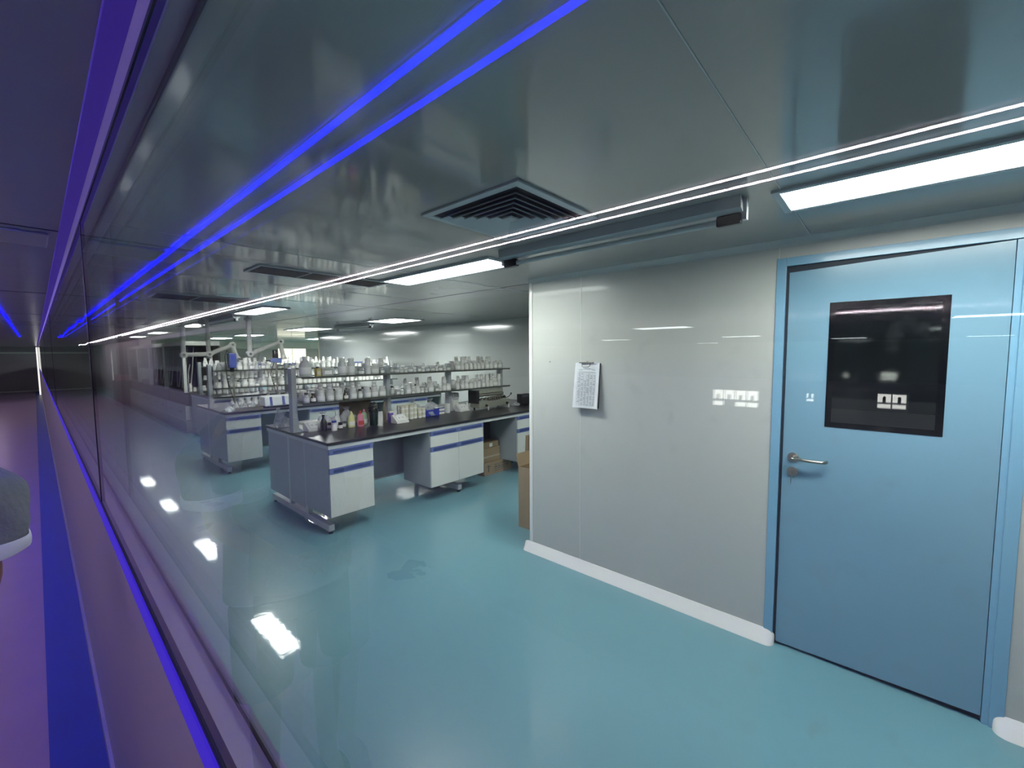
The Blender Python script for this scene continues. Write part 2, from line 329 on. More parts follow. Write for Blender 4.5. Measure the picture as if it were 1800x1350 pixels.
# windows and doors at the far end
wf = struct(empty('window_7', (12.45, 32.4, 1.07)), 'bright window in the far wall')
B(-1.0, 1.0, -.04, 0, 0, 1.15).build('window_frame', 'frame', wf)
for k in range(2): B(-.95+k*.97, -.02+k*.97, -.05, -.04, .05, 1.10).build('lit_pane', 'litwin', wf)
wf2 = struct(empty('window_8', (14.6, 32.4, .6)), 'narrow window beside the bright window')
B(-.35, .35, -.04, 0, 0, 1.55).build('window_frame', 'frame', wf2); B(-.3, .3, -.05, -.04, .05, 1.5).build('window_pane', mat('dim_pane', (.35, .3, .2), .2), wf2)
d2 = struct(empty('door_2', (2.15, 32.4, 0)), 'pale door in the far wall of the laboratory')
B(-.42, .02, -.06, 0, 0, 2.2).build('door_leaf', 'cwall', d2); B(-.14, .22, -.10, -.06, 0, 2.0).build('dark_opening', 'darkin', d2); B(.30, .75, -.06, 0, 0, 2.1).build('side_panel', 'cwall', d2)
struct(B(2.57, 2.61, 29.3, 29.36, 0, 2.0).build('trim_21', 'lit'), 'bright lit gap beside the far door')
struct(B(.060, .110, 28.5, 28.7, 0, 2.13).build('trim_22', 'lit'), 'bright lit door edge at the far end of the corridor')
struct(B(2.07, 2.67, 21.3, 21.9, 0, H).build('wall_pillar', 'concrete'), 'dark brown pillar')
struct(B(2.67, 3.00, 21.3, 21.9, 0, 2.02).build('wall_pillar_casing', 'panel'))
struct(B(2.67, 16, 21.25, 21.9, 2.02, H).build('ceiling_beam', mat('warm_beam', (.78, .66, .50), .5)), 'pale ceiling beam across the far part of the laboratory')

# ------------------------------------------------------------------ lamps
def light_panel(x0, x1, y0, y1, label, group='recessed ceiling lights', h=H, frame=True):
    t = thing('ceiling_light', ((x0+x1)/2, (y0+y1)/2, h), label, 'ceiling light', group)
    a, b = (x1-x0)/2, (y1-y0)/2; e = .028
    fm = MB(); fm.box(-a-e, a+e, -b-e, -b, -.012, .002).box(-a-e, a+e, b, b+e, -.012, .002).box(-a-e, -a, -b, b, -.012, .002).box(a, a+e, -b, b, -.012, .002)
    fm.build('frame', 'vent', t, bevel=.003)
    B(-a, a, -b, b, -.006, .001).build('diffuser', 'lamp', t); return t
light_panel(1.915, 2.165, -.86, .325, 'long rectangular ceiling light nearest, above the blue door')
light_panel(1.945, 2.19, 1.918, 3.13, 'long rectangular ceiling light left of the partition, second in its row')
light_panel(1.935, 2.215, 5.85, 7.05, 'rectangular ceiling light above the second bench, third in its row')
light_panel(2.03, 2.30, 9.75, 10.95, 'rectangular ceiling light above the third bench')
light_panel(2.03, 2.30, 13.7, 14.8, 'small looking ceiling light far left, beyond the hoods start')
light_panel(2.03, 2.30, 16.9, 18.0, 'farthest left ceiling light, near the brown pillar')
for k, (y0, y1) in enumerate(((6.2, 7.1), (9.6, 10.9), (13.9, 14.9), (16.9, 18.1))):
    light_panel(4.05, 4.6, y0, y1, 'ceiling light of the inner row, %s' % ('nearest, right of the room middle', 'second, behind the ventilation arms', 'third, far back', 'farthest')[k], 'inner row of ceiling lights')
for k, (x, y) in enumerate(((7.5, 16), (10.5, 16), (7.5, 24), (10.5, 24), (13.5, 20), (4.2, 26), (13.5, 28))):
    light_panel(x-.6, x+.6, y-.6, y+.6, 'far square ceiling light beyond the end of the side wall', 'far square ceiling lights')
light_panel(4.0, 4.27, 2.18, 2.95, 'added ceiling light, unseen behind the partition, above the tall carton')  # added lamp, hidden by the partition, lights the right part of the bench
# lamps of the hall opposite (reflected in the window glass)
for k, (x, y) in enumerate(((-9.9, 4.1), (-17.6, 9.4), (-17.8, 4.2), (-24.4, 1.3), (-29, 8.8), (-10.6, -1.5), (-26, -3.2))):
    t = thing('hall_light', (x, y, H), 'ceiling light of the hall opposite, mirrored in the window', 'ceiling light', 'ceiling lights of the hall opposite')
    B(-.32, .32, -.65, .65, -.012, .002).build('frame', 'vent', t); B(-.3, .3, -.62, .62, -.016, -.012).build('diffuser', 'farlamp', t)
# corridor led strips and glow bands
def strip(name, x, y0, y1, wdt, mtl, label):
    t = thing(name, (x, (y0+y1)/2, HC), label, 'led strip'); hh = (y1-y0)/2
    B(-wdt/2-.002, wdt/2+.002, -hh, hh, -.002, .001).build('profile', 'dsteel', t); B(-wdt/2, wdt/2, -hh, hh, -.007, -.003).build('diffuser', mtl, t)
strip('led_glow_strip', -.2005, -3, 15.2, .011, 'blueled', 'blue led strip running along the corridor ceiling')
strip('led_glow_strip', -1.06, -3, 8.3, .0042, 'whiteled', 'white led strip on the corridor ceiling, near length')
strip('led_glow_strip', -1.06, 8.45, 25, .0042, 'whiteled', 'white led strip on the corridor ceiling, far length')
t = thing('led_glow_strip', (G, 5, 1.17), 'blue emissive strip under the corridor window', 'led strip')
MB().box(-.004, -.0003, -8, 24, 0, .041).build('diffuser', 'blueglow2', t)  # blue band below the glass, built as a thin emissive strip
t = thing('led_glow_strip', (G, 5, HC), 'violet glow in the corner above the corridor window, built as an emissive strip', 'led strip')
MB().prism([(-.0003, -.0005), (-.030, -.0005), (-.028, -.004), (-.004, -.008), (-.0003, -.008)], 'y', -8, 24).build('diffuser', 'blueglow3', t)  # violet glow on ceiling and wall, put in as an emissive corner profile
t = thing('corridor_ceiling_panel', (-.02, 2.6, HC), 'pale rectangular unlit panel on the corridor ceiling', 'ceiling panel')
B(-.165, .085, -.135, .15, -.008, -.0005).build('cover', 'cwall', t, bevel=.003)

# unlit batten lamps
def batten(x, y0, y1, label, sy=1):
    t = thing('batten_lamp', (x, (y0+y1)/2, H), label, 'batten lamp', 'unlit batten lamps'); hh = (y1-y0)/2
    MB().prism([(-.055, 0), (-.050, -.045), (-.02, -.055), (.02, -.055), (.050, -.045), (.055, 0)], 'y', -hh, hh).build('housing', 'batten', t, bevel=.002)
    for s in (-1, 1):
        B(-.014, .014, s*hh-.012 if s < 0 else hh-.004, s*hh+.004 if s < 0 else hh+.012, -.085, -.002).build('end_plate', 'batten', t)
        c = MB(); c.box(-.017, .017, min(s*(hh-.10), s*(hh-.008)), max(s*(hh-.10), s*(hh-.008)), -.098, -.056); c.build('lamp_holder', 'black', t, bevel=.006)
    MB().tube([(0, -hh+.10, -.078), (0, hh-.10, -.078)], .013, 12).build('tube', 'tube', t)
batten(1.90, .445, 1.735, 'unlit batten lamp with black end sockets beside the square air vent')
batten(4.35, 7.45, 8.9, 'small unlit batten lamp on the far ceiling, above the back benches')
batten(2.04, 7.3, 9.3, 'unlit batten lamp behind the third ceiling light')

# ceiling vents
def vent(x0, x1, y0, y1, n, label, square=True):
    t = thing('ceiling_vent', ((x0+x1)/2, (y0+y1)/2, H), label, 'air vent', 'air vents'); a, b = (x1-x0)/2, (y1-y0)/2
    B(-a+.03, a-.03, -b+.03, b-.03, -.004, -.0003).build('backing', 'ventd', t)
    def ring(o0, o1, z0, z1):
        r = MB(); r.box(-a+o0, a-o0, -b+o0, -b+o1, z0, z1).box(-a+o0, a-o0, b-o1, b-o0, z0, z1).box(-a+o0, -a+o1, -b+o1, b-o1, z0, z1).box(a-o1, a-o0, -b+o1, b-o1, z0, z1); return r
    ring(0, .035 if square else .02, -.010, 0).build('frame', 'vent', t, bevel=.002)
    if square:
        for k in range(n):
            o = .058+k*.037; r = MB(); q = .020
            # sloped louvre ring: outer edge low, inner edge high
            c = [(-a+o, -b+o), (a-o, -b+o), (a-o, b-o), (-a+o, b-o)]; ci = [(-a+o+q, -b+o+q), (a-o-q, -b+o+q), (a-o-q, b-o-q), (-a+o+q, b-o-q)]
            v = [(x, y, -.022) for x, y in c]+[(x, y, -.008) for x, y in ci]+[(x, y, -.019) for x, y in c]+[(x, y, -.005) for x, y in ci]
            f = []
            for i in range(4):
                j = (i+1) % 4; f += [(i, j, 4+j, 4+i), (8+i, 12+i, 12+j, 8+j), (i, 8+i, 8+j, j), (4+i, 4+j, 12+j, 12+i)]
            r.add(v, f); r.build('louvre', 'vent', t)
        B(-.025, .025, -.025, .025, -.020, -.014).build('centre_plate', 'vent', t)
    else:
        for k in range(n):
            y = -b+.05+k*(2*b-.1)/(n-1); B(-a+.03, a-.03, y-.006, y+.003, -.014, -.004).build('louvre', 'dsteel', t)
        for s in (0, 1): B(-a+.35*(1+s)-.01, -a+.35*(1+s)+.01, -b+.02, b-.02, -.012, -.003).build('bar', 'vent', t)
vent(1.149, 1.700, .985, 1.537, 5, 'square four way louvred air vent in the near ceiling')
vent(1.03, 2.03, 3.16, 3.48, 6, 'long dark slatted air vent left of the second ceiling light', False)
vent(.80, 1.72, 5.22, 5.70, 6, 'far slatted air vent behind the long one', False)

# ------------------------------------------------------------------ benches
def make_cabinet(wd, label, group=None, doors=1):
    """front at y=0, body behind; origin bottom left front"""
    t = thing('base_cabinet', (0, 0, 0), label, 'cabinet', group)
    B(0, wd, .018, .54, 0, .645).build('body', 'cabg', t, bevel=.002)
    n = doors; dw = wd/n
    for k in range(n):
        a, b = k*dw+.002, (k+1)*dw-.002
        dr = B(a, b, 0, .018, .468, .595).build('drawer', 'cab', t, bevel=.001)
        hn = MB(); hn.box(a, b, -.004, .017, .5955, .645); hn.build('handle', 'rail', dr)
        MB().box(a+.035, b-.035, -.0052, -.0035, .606, .632).build('handle_recess', 'railr', dr)
        do = B(a, b, 0, .018, .004, .412).build('door', 'cab', t, bevel=.001)
        MB().box(a, b, -.004, .017, .413, .466).build('handle', 'rail', do)
        MB().box(a+.035, b-.035, -.0052, -.0035, .424, .454).build('handle_recess', 'railr', do)
    return t
ZW = .8905; DB = 1.575
def make_frame(L, label):
    t = thing('bench_trestle', (0, 0, 0), label, 'bench trestle', 'steel bench trestles')
    ap = MB(); ap.box(.012, L, .012, .032, .825, .860).box(.012, L, DB-.032, DB-.012, .825, .860).box(.012, .032, .032, DB-.032, .825, .860); ap.build('top_rail', 'frame', t)
    for x in [.018, 1.63, L-.60]:
        B(x, x+.055, .07, 1.50, .030, .092).build('foot_beam', 'frame', t, bevel=.003)
        for y in (.10, 1.47):
            MB().lathe([(.022, 0), (.024, .006), (.012, .010), (.010, .031)], 12, None, x+.028, y).build('levelling_foot', 'foot', t)
        for y in (.53, .95): B(x+.002, x+.045, y, y+.045, .092, .825).build('leg', 'frame', t)
    for a, b in ((.575, .95), (.995, 1.555)): B(.022, .034, a, b, .135, .825).build('end_panel', 'cabg', t)
    bk = MB(); bk.box(.07, L, .775, .790, .20, .825); bk.build('back_panel', 'cabg', t)
    B(.07, L, .765, .80, .185, .205).build('lower_rail', 'frame', t)
    return t
def make_rack(xs, label):
    t = thing('reagent_rack', (0, 0, 0), label, 'shelf rack', 'two tier reagent racks')
    for x in xs:
        p = B(x-.026, x+.026, -.045, .045, 0, .675).build('post', 'post', t, bevel=.006)
        MB().prism([(x-.030, 0), (x+.075, 0), (x+.072, .012), (x+.034, .05), (x+.027, .16), (x-.027, .16)], 'y', -.05, .05).build('post_foot', 'post', p, bevel=.003)
    for z in (.3, .572):
        s = MB(); s.box(xs[0]+.03, xs[-1]+.05, -.17, .17, z, z+.008); sh = s.build('shelf_board', 'shglass', t)
        r = MB(); r.box(xs[0]+.03, xs[-1]+.05, -.18, -.168, z-.008, z+.014).box(xs[0]+.03, xs[-1]+.05, .168, .18, z-.008, z+.014); r.build('shelf_rail', 'shelf', sh)
        g = MB(); g.tube([(xs[0]+.03, -.176, z+.045), (xs[-1]+.05, -.176, z+.045)], .003, 6); 
    return t
BX, BY = 1.732, 3.800
def bench(x0, y0, L, label, nm, first=[None]):
    """one island bench: frame, worktop, cabinets, socket rack"""
    wt = B(0, L, 0, DB, 0, .028).build('worktop', 'top', None, (x0, y0, ZW-.028), bevel=.004)
    tag(wt, 'black worktop of the %s' % label, 'worktop', 'black worktops')
    if first[0] is None:
        f = make_frame(L, ''); f.location = (x0, y0, 0)
        c1 = make_cabinet(.449, 'x', 'white base cabinets with blue handles'); c2 = make_cabinet(.835, 'x', 'white base cabinets with blue handles', 2); c3 = make_cabinet(.835, 'x', 'white base cabinets with blue handles', 2)
        r = make_rack([.035, 1.15, 2.13, 3.20], '')
        first[0] = (f, c1, c2, c3, r); cs = first[0]
    else:
        cs = tuple(dup(o, (0, 0, 0)) for o in first[0])
    f, c1, c2, c3, r = cs
    f.location = (x0, y0, 0); f['label'] = 'grey steel trestle carrying the %s' % label
    for c, dx, nn in ((c1, .012, 'single cabinet at the left end'), (c2, 1.172, 'double cabinet in the middle'), (c3, 2.674, 'double cabinet near the right wall')):
        c.location = (x0+dx, y0+.003, .178); c['label'] = 'white %s of the %s' % (nn, label)
    if x0 > 2: c3.location.x = 5.59-.836
    r.location = (x0, y0+.83, ZW); r['label'] = 'metal reagent rack on the %s' % label
bench(BX, BY, 3.86, 'near island bench', 'near')
bench(BX-.005, 6.935, 3.86, 'second island bench', 'second')
bench(2.2, 9.75, 3.39, 'third island bench', 'third')

# ------------------------------------------------------------------ jars and bottles
def jar(name, label, cat, r, h, body, cap=None, capr=None, caph=.018, lab=None, shoulder=.75, neck=.6, n=14):
    t = thing(name, (0, 0, 0), label, cat)
    hb = h-caph if cap else h
    MB().lathe([(r*.94, 0), (r, .004), (r, hb*shoulder), (r*neck, hb*.93), (r*neck, hb)], n).build('body', body, t)
    if cap: MB().lathe([(capr or r*.72, hb), (capr or r*.72, h-.002), ((capr or r*.72)*.92, h)], n).build('cap', cap, t)
    if lab:
        v = []; f = []; k = 9
        for i in range(k):
            a = -pi/2-1.1+2.2*i/(k-1)
            for rr in (r*1.005, r*1.03):
                for z in (hb*.18, hb*.62): v.append((rr*cos(a), rr*sin(a), z))
        for i in range(k-1):
            b = i*4; c = b+4; f += [(b+2, c+2, c+3, b+3), (b, c, c+2, b+2), (b+1, b+3, c+3, c+1), (b, b+1, c+1, c)]
        f += [(0, 2, 3, 1), (len(v)-4, len(v)-3, len(v)-1, len(v)-2)]
        MB().add(v, f).build('label', lab, t)
    return t
PROTO = {
 'w': lambda: jar('plastic_jar', '', 'jar', .034, .095, 'white', 'white', .030, .020, 'lab', .82, .8),
 'W': lambda: jar('plastic_jar', '', 'jar', .044, .125, 'cloud', 'white', .036, .024, 'lab', .80, .75),
 's': lambda: jar('small_jar', '', 'jar', .024, .062, 'cloud', 'white', .022, .015, 'lab', .85, .85),
 'g': lambda: jar('glass_jar', '', 'jar', .033, .080, 'glass', 'alu', .028, .014, 'lab', .85, .8),
 'b': lambda: jar('brown_bottle', '', 'bottle', .028, .100, 'brown', 'black', .015, .022, 'lab', .62, .45),
 'k': lambda: jar('plastic_bottle', '', 'bottle', .030, .110, 'cloud', 'black', .018, .024, 'lab', .66, .5),
 'c': lambda: jar('clear_bottle', '', 'bottle', .032, .120, 'glass', 'white', .018, .022, 'lab', .64, .45),
 'f': lambda: jar('glass_flask', '', 'flask', .042, .115, 'glass', None, None, 0, None, .12, .32),
 'B': lambda: jar('blue_lid_jar', '', 'jar', .040, .090, 'white', 'blue', .041, .022, 'lab', .85, .9),
}
DESC = {'w': 'white screw jar', 'W': 'wide milky jar', 's': 'small milky jar', 'g': 'metal lidded glass jar', 'b': 'brown glass bottle', 'k': 'black capped milky bottle',
 'c': 'white capped clear bottle', 'f': 'conical glass flask', 'B': 'blue lidded white jar'}
RAD = {'w': .036, 'W': .046, 's': .026, 'g': .035, 'b': .030, 'k': .032, 'c': .034, 'f': .043, 'B': .042}
HT = {'w': .095, 'W': .125, 's': .062, 'g': .080}
PO = {}
def put(kind, x, y, z, place, rng, rz=None, scale=1.0):
    lb = '%s %s' % (DESC[kind], place); gp = lb
    rz = rng.uniform(-.5, .5) if rz is None else rz
    if kind not in PO:
        o = PROTO[kind](); PO[kind] = o; o.location = (x, y, z); o.rotation_euler = (0, 0, rz); o['label'] = lb; o['group'] = gp; return o
    return dup(PO[kind], (x, y, z), rz, lb, gp, scale)
rng = random.Random(7)
def row(x0, x1, y, z, mix, place, stack=0.0, gap=.004, jit=.006):
    x = x0
    while True:
        k = rng.choice(mix); r = RAD[k]
        if x+2*r > x1: break
        put(k, x+r, y+rng.uniform(-jit, jit), z, place, rng)
        if k in HT and k != 'g' and rng.random() < stack:
            put(k if k != 'W' else 's', x+r, y, z+HT[k]+.0005, place+', stacked', rng)
        x += 2*r+gap+rng.random()*.008
RY = BY+.83                                   # rack centre line of the near bench
Z1, Z2 = ZW+.3085, ZW+.5805                   # shelf surfaces
P = [BX+.035, BX+1.15, BX+2.13, BX+3.20]
bay = ['left bay', 'middle bay', 'right bay']
for b in range(3):
    xa, xb = P[b]+(.06 if b == 0 else .035), P[b+1]-.035
    lowmix = ['WwkkWcb', 'wssgkWs', 'WWwwWcw'][b]; topmix = ['Wgwgg', 'gsgfgsg', 'wWwWwg'][b]
    t_lo = 'on near rack lower shelf, %s' % bay[b]; t_hi = 'on near rack top shelf, %s' % bay[b]
    row(xa, xb, RY-.115, Z1, lowmix, t_lo+', front row', .25 if b != 1 else .15)
    row(xa, xb, RY-.005, Z1, lowmix, t_lo+', middle row', .35)
    row(xa, xb, RY+.11, Z1, lowmix, t_lo+', back row', .2)
    xs = xa+.62 if b == 0 else xa
    row(xs, xb, RY-.115, Z2, topmix, t_hi+', front row', .35 if b == 2 else .15)
    row(xs, xb, RY-.005, Z2, topmix, t_hi+', middle row', .5)
    row(xs if b == 0 else xa, xb, RY+.11, Z2, topmix, t_hi+', back row', .3)
# distinctive things in the left bay of the top shelf
def cyl_thing(name, x, y, z, parts, label, cat, group=None):
    t = thing(name, (x, y, z), label, cat, group)
    for nm, prof, mm, n in parts: MB().lathe(prof, n).build(nm, mm, t)
    return t
x = P[0]+.105
cyl_thing('plastic_jug', x, RY-.08, Z2, [('body', [(.055, 0), (.058, .01), (.058, .12), (.03, .17), (.024, .175), (.024, .19)], 'cloud', 18), ('cap', [(.028, .19), (.028, .215)], 'white', 18), ('label', [(.0586, .03), (.0592, .031), (.0592, .10), (.0586, .101)], 'lab', 18)], 'large milky jug with red printed label at the left end of the near top shelf', 'jug')
t = thing('yellow_carton', (x+.12, RY-.10, Z2), 'small yellow carton beside the jug on the near top shelf', 'box'); B(-.022, .022, -.03, .03, 0, .085).build('carton', mat('yellow_card', (.55, .45, .12), .6), t, bevel=.002); B(-.018, .018, -.0312, -.0302, .02, .06).build('label', 'cream', t)
t = thing('plastic_tub', (x+.225, RY-.07, Z2), 'square clear tub with white lid on the near top shelf', 'tub'); B(-.06, .06, -.05, .05, 0, .08).build('body', 'glass', t, bevel=.006); B(-.063, .063, -.053, .053, .08, .092).build('lid', 'white', t, bevel=.004); B(-.04, .04, -.0512, -.0505, .02, .06).build('label', 'lab', t)
put('b', x+.20, RY+.08, Z2, 'standing behind the square tub on the near top shelf', rng)
big = [('body', [(.042, 0), (.044, .005), (.044, .13), (.034, .155), (.030, .158), (.030, .163)], 'cloud', 18), ('cap', [(.035, .163), (.035, .188), (.033, .19)], 'white', 18), ('label', [(.0442, .03), (.0448, .031), (.0448, .10), (.0442, .101)], 'lab', 18)]
for k, dx in enumerate((.40, .505)):
    cyl_thing('tall_jar', x+dx, RY-.08, Z2, big, ['tall milky jar, left of the pair on the near top shelf', 'tall milky jar, tallest on the near top shelf'][k], 'jar')
# back wall brown board and papers behind the near rack
bd = B(0, .40, 0, .012, 0, .285).build('brown_board', 'board', None, (2.33, RY+.13, ZW)); tag(bd, 'dark brown board leaning under the lower shelf behind the detergent bottles', 'board')

# ------------------------------------------------------------------ things standing on the near worktop
def socket(x, y, rz, label):
    t = thing('socket_box', (x, y, ZW), label, 'power socket', 'sloped socket boxes on the worktop', rz)
    MB().prism([(-.05, 0), (.055, 0), (.050, .012), (-.018, .085), (-.05, .085)], 'x', -.085, .085).build('housing', 'white', t, bevel=.003)
    for o in [t]:
        q = MB(); mt = Matrix.Translation((0, .0, 0))
    return t
def sloped_socket(x, y, label, rz=0):
    t = thing('socket_box', (x, y, ZW), label, 'power socket', 'sloped socket boxes', rz)
    MB().prism([(-.062, 0), (.062, 0), (.062, .095), (.035, .095), (-.062, .018)], 'x', -.085, .085).build('housing', 'white', t, bevel=.003)
    # face from (-.062,.018) to (.035,.095) in y,z
    ang = math.atan2(.077, .097); mt = Matrix.Translation((0, -.0135, .0565)) @ Matrix.Rotation(ang, 4, 'X')
    pl = MB(); pl.box(-.058, .058, -.046, .046, .001, .008, mt); po = pl.build('socket_plate', 'lab', t, bevel=.002)
    sk = MB()
    for px in (-.025, .025): sk.box(px-.010, px-.006, -.012, .010, .0082, .0090, mt).box(px+.004, px+.008, -.012, .010, .0082, .0090, mt)
    sk.build('socket_slots', 'ink', po); return t
sloped_socket(1.942, RY-.055, 'white sloped power socket box beside the first rack post', .12)
sloped_socket(2.835, RY-.34, 'white sloped power socket box between purple box and cream jars', .05)
sloped_socket(3.99, RY-.15, 'white sloped power socket box at the third rack post', 0)
# plastic bags
def bag(x, y, z, r, h, label, seed, mtl='bagm'):
    rr = random.Random(seed); b = MB(); n = 18; prof = [(.55, 0), (.95, .08), (1.0, .25), (.9, .45), (.65, .62), (.30, .78), (.16, .84), (.34, .93), (.42, 1.0)]
    v = []; f = []
    for i, (a, zz) in enumerate(prof):
        for k in range(n): t = 2*pi*k/n; q = a*r*(1+.22*sin(3*t+i)+.15*rr.uniform(-1, 1)); v.append((q*cos(t), q*sin(t), zz*h*(1+.05*rr.uniform(-1, 1)) if i else 0))
    for i in range(len(prof)-1):
        for k in range(n): f.append((i*n+k, i*n+(k+1) % n, (i+1)*n+(k+1) % n, (i+1)*n+k))
    f.append(tuple(range(n))); b.add(v, f)
    o = b.build('plastic_bag', mtl, None, (x, y, z)); return tag(o, label, 'plastic bag')
bag(1.80, 5.03, ZW, .075, .17, 'knotted clear plastic bag at the left end of the near worktop', 3)
bag(1.83, 5.24, ZW, .045, .20, 'upright clear plastic pouch behind the knotted bag on the near worktop', 4)
bag(2.12, RY+.085, ZW, .085, .17, 'crumpled clear bag under the shelf behind the brown bottle', 5)
bag(2.355, RY+.01, ZW, .095, .21, 'clear plastic bag standing behind the yellow detergent bottle', 6)
t = cyl_thing('brown_bottle', 2.00, RY-.175, ZW, [('body', [(.032, 0), (.034, .006), (.034, .085), (.026, .115), (.014, .135), (.013, .150)], 'black', 16), ('cap', [(.016, .150), (.016, .178)], 'black', 16)], 'tall dark bottle at the front left of the near worktop', 'bottle')
def medjar(x, y, capm, bodym, label, h=.075, r=.024):
    return cyl_thing('medicine_jar', x, y, ZW, [('body', [(r, 0), (r, h*.7), (r*.7, h*.78), (r*.7, h*.8)], bodym, 14), ('cap', [(r*.85, h*.8), (r*.85, h)], capm, 14), ('label', [(r*1.01, h*.12), (r*1.03, h*.13), (r*1.03, h*.58), (r*1.01, h*.59)], 'lab', 14)], label, 'jar')
medjar(2.095, RY-.105, 'black', 'brown', 'small brown jar between dark bottle and blue capped jar')
medjar(2.085, RY-.235, 'blue', 'white', 'white jar with bright blue cap in front on the near worktop', .11, .029)
medjar(2.175, RY-.19, 'black', 'brown', 'small brown jar right of the blue capped jar')
medjar(2.262, RY-.10, 'ink', 'glass', 'small clear jar left of the yellow detergent bottle', .062)
cyl_thing('white_bottle', 2.185, RY-.085, ZW, [('body', [(.035, 0), (.037, .10), (.030, .13), (.012, .14), (.012, .155)], 'white', 16), ('cap', [(.014, .155), (.014, .17), (.006, .175), (.006, .19)], 'white', 12)], 'white round shouldered bottle behind the small jars', 'bottle')
def detergent(x, y, m1, m2, label, h=.17, sx=1.0):
    t = thing('detergent_bottle', (x, y, ZW), label, 'detergent bottle')
    b = MB(); n = 18; prof = [(.036, .022, 0), (.041, .027, .01), (.041, .027, .07), (.035, .023, .10), (.036, .024, .12), (.022, .018, .140), (.012, .012, .148)]
    v = []; f = []
    for a, c, z in prof:
        for k in range(n): t2 = 2*pi*k/n; v.append((a*sx*cos(t2), c*sin(t2), z))
    for i in range(len(prof)-1):
        for k in range(n): f.append((i*n+k, i*n+(k+1) % n, (i+1)*n+(k+1) % n, (i+1)*n+k))
    f.append(tuple(reversed(range(n)))); f.append(tuple(range(len(v)-n, len(v)))); b.add(v, f, True); b.build('body', m1, t)
    MB().lathe([(.013, .148), (.015, .150), (.014, .165), (.008, .168), (.006, h+.01)], 12).build('cap', m2, t)
    v = []; f = []; k = 9
    for i in range(k):
        a = -pi/2-.9+1.8*i/(k-1)
        for q in (1.012, 1.03):
            for z in (.022, .068): v.append((.041*sx*q*cos(a), .027*q*sin(a), z))
    for i in range(k-1): bb = i*4; c = bb+4; f += [(bb+2, c+2, c+3, bb+3), (bb, c, c+2, bb+2), (bb+1, bb+3, c+3, c+1), (bb, bb+1, c+1, c)]
    MB().add(v, f).build('label', {'yellow': 'lab', 'pink': 'rink', 'green': 'lab'}[m1], t); return t
detergent(2.31, RY-.18, 'yellow', 'yellow', 'yellow detergent bottle on the near worktop')
detergent(2.40, RY-.215, 'pink', 'red', 'pink detergent bottle with red cap on the near worktop')
detergent(2.49, RY-.135, 'green', 'pink', 'pale green detergent bottle behind the pink one')
t = cyl_thing('waste_bin', 2.545, RY-.245, ZW, [('bin', [(.040, 0), (.043, .004), (.054, .16), (.056, .163)], 'dgreen', 22)], 'small dark green waste bin with black crumpled liner on the near worktop', 'waste bin')
lb = MB(); rr = random.Random(9); n = 22; v = []; f = []
for i, (a, z) in enumerate(((.053, .165), (.060, .168), (.058, .195), (.050, .225), (.040, .250), (.020, .262))):
    for k in range(n): q = a*(1+.18*rr.uniform(-1, 1)); v.append((q*cos(2*pi*k/n), q*sin(2*pi*k/n), z+.008*rr.uniform(-1, 1)))
for i in range(5):
    for k in range(n): f.append((i*n+k, i*n+(k+1) % n, (i+1)*n+(k+1) % n, (i+1)*n+k))
f.append(tuple(range(5*n, 6*n))); lb.add(v, f); lb.build('liner', mat('black_liner', (.006, .006, .007), .12, coat=.8, bump=1, bscale=60, bdist=.01), t)
cyl_thing('white_bottle', 2.64, RY-.14, ZW, [('body', [(.024, 0), (.026, .11), (.012, .14), (.012, .15)], 'cream', 14), ('cap', [(.014, .15), (.014, .165)], 'white', 12)], 'pale slim bottle right of the dark green bin', 'bottle')
t = tag(MB().tube([(0, 0, 0), (.004, 0, .10), (-.004, .004, .18), (.01, .008, .25)], .016, 8, [.018, .02, .017, .012]).build('brown_roll', 'board', None, (2.725, RY-.18, ZW)), 'dark brown roll standing under the shelf right of the bin', 'roll')
t = thing('purple_box', (2.775, RY-.235, ZW), 'purple and white upright box on the near worktop', 'box'); B(-.026, .026, -.02, .02, 0, .115).build('carton', 'purple', t, bevel=.002); B(-.026, .026, -.02, .02, .1155, .135).build('lid', 'white', t)
# cream jars in stacks
PO['cream'] = None
def cream(x, y, z, lbl):
    global CJ
    if PO['cream'] is None:
        o = jar('cream_jar', '', 'jar', .029, .060, 'cream', 'cream', .028, .012, 'lab', .9, .9); PO['cream'] = o; o.location = (x, y, z)
    else: o = dup(PO['cream'], (x, y, z))
    o['label'] = lbl; o['group'] = lbl; return o
for i in range(6):
    for k in range(3 if i < 4 else 2):
        for j in range(2): cream(2.955+i*.064, RY-.20+j*.068-(.0 if i % 2 else .012), ZW+k*.0605, 'cream screw jar, %s of a stack on the near worktop' % ('bottom', 'middle', 'top')[k])
t = thing('blue_basket', (3.415, RY-.165, ZW), 'bright blue plastic basket on the near worktop', 'basket')
bs = MB(); bs.box(-.10, .10, -.055, .055, 0, .004).box(-.105, .105, -.060, -.055, 0, .085).box(-.105, .105, .055, .060, 0, .085).box(-.105, -.10, -.055, .055, 0, .085).box(.10, .105, -.055, .055, 0, .085)
bs.build('basket', 'blue', t, bevel=.002)
bg = bag(0, 0, 0, .085, .12, 'crumpled clear bag sitting in the blue basket', 11); bg.location = (3.41, RY-.165, ZW+.006)
for k in range(2):
    for j in range(2):
        t = thing('reagent_carton', (3.575+k*.062, RY-.12, ZW+j*.0455), 'small white and blue carton beside the blue basket, %s' % ('lower' if j == 0 else 'upper'), 'box', 'white and blue cartons'); B(-.029, .029, -.03, .03, 0, .045).build('carton', 'lab', t); B(-.0292, .0292, -.0308, -.0302, .028, .043).build('blue_band', 'dblue', t)
cyl_thing('white_tub', 3.745, RY-.12, ZW, [('body', [(.034, 0), (.036, .105), (.036, .11)], 'white', 16), ('lid', [(.038, .11), (.038, .125)], 'white', 16)], 'white tub right of the small cartons on the near worktop', 'tub')
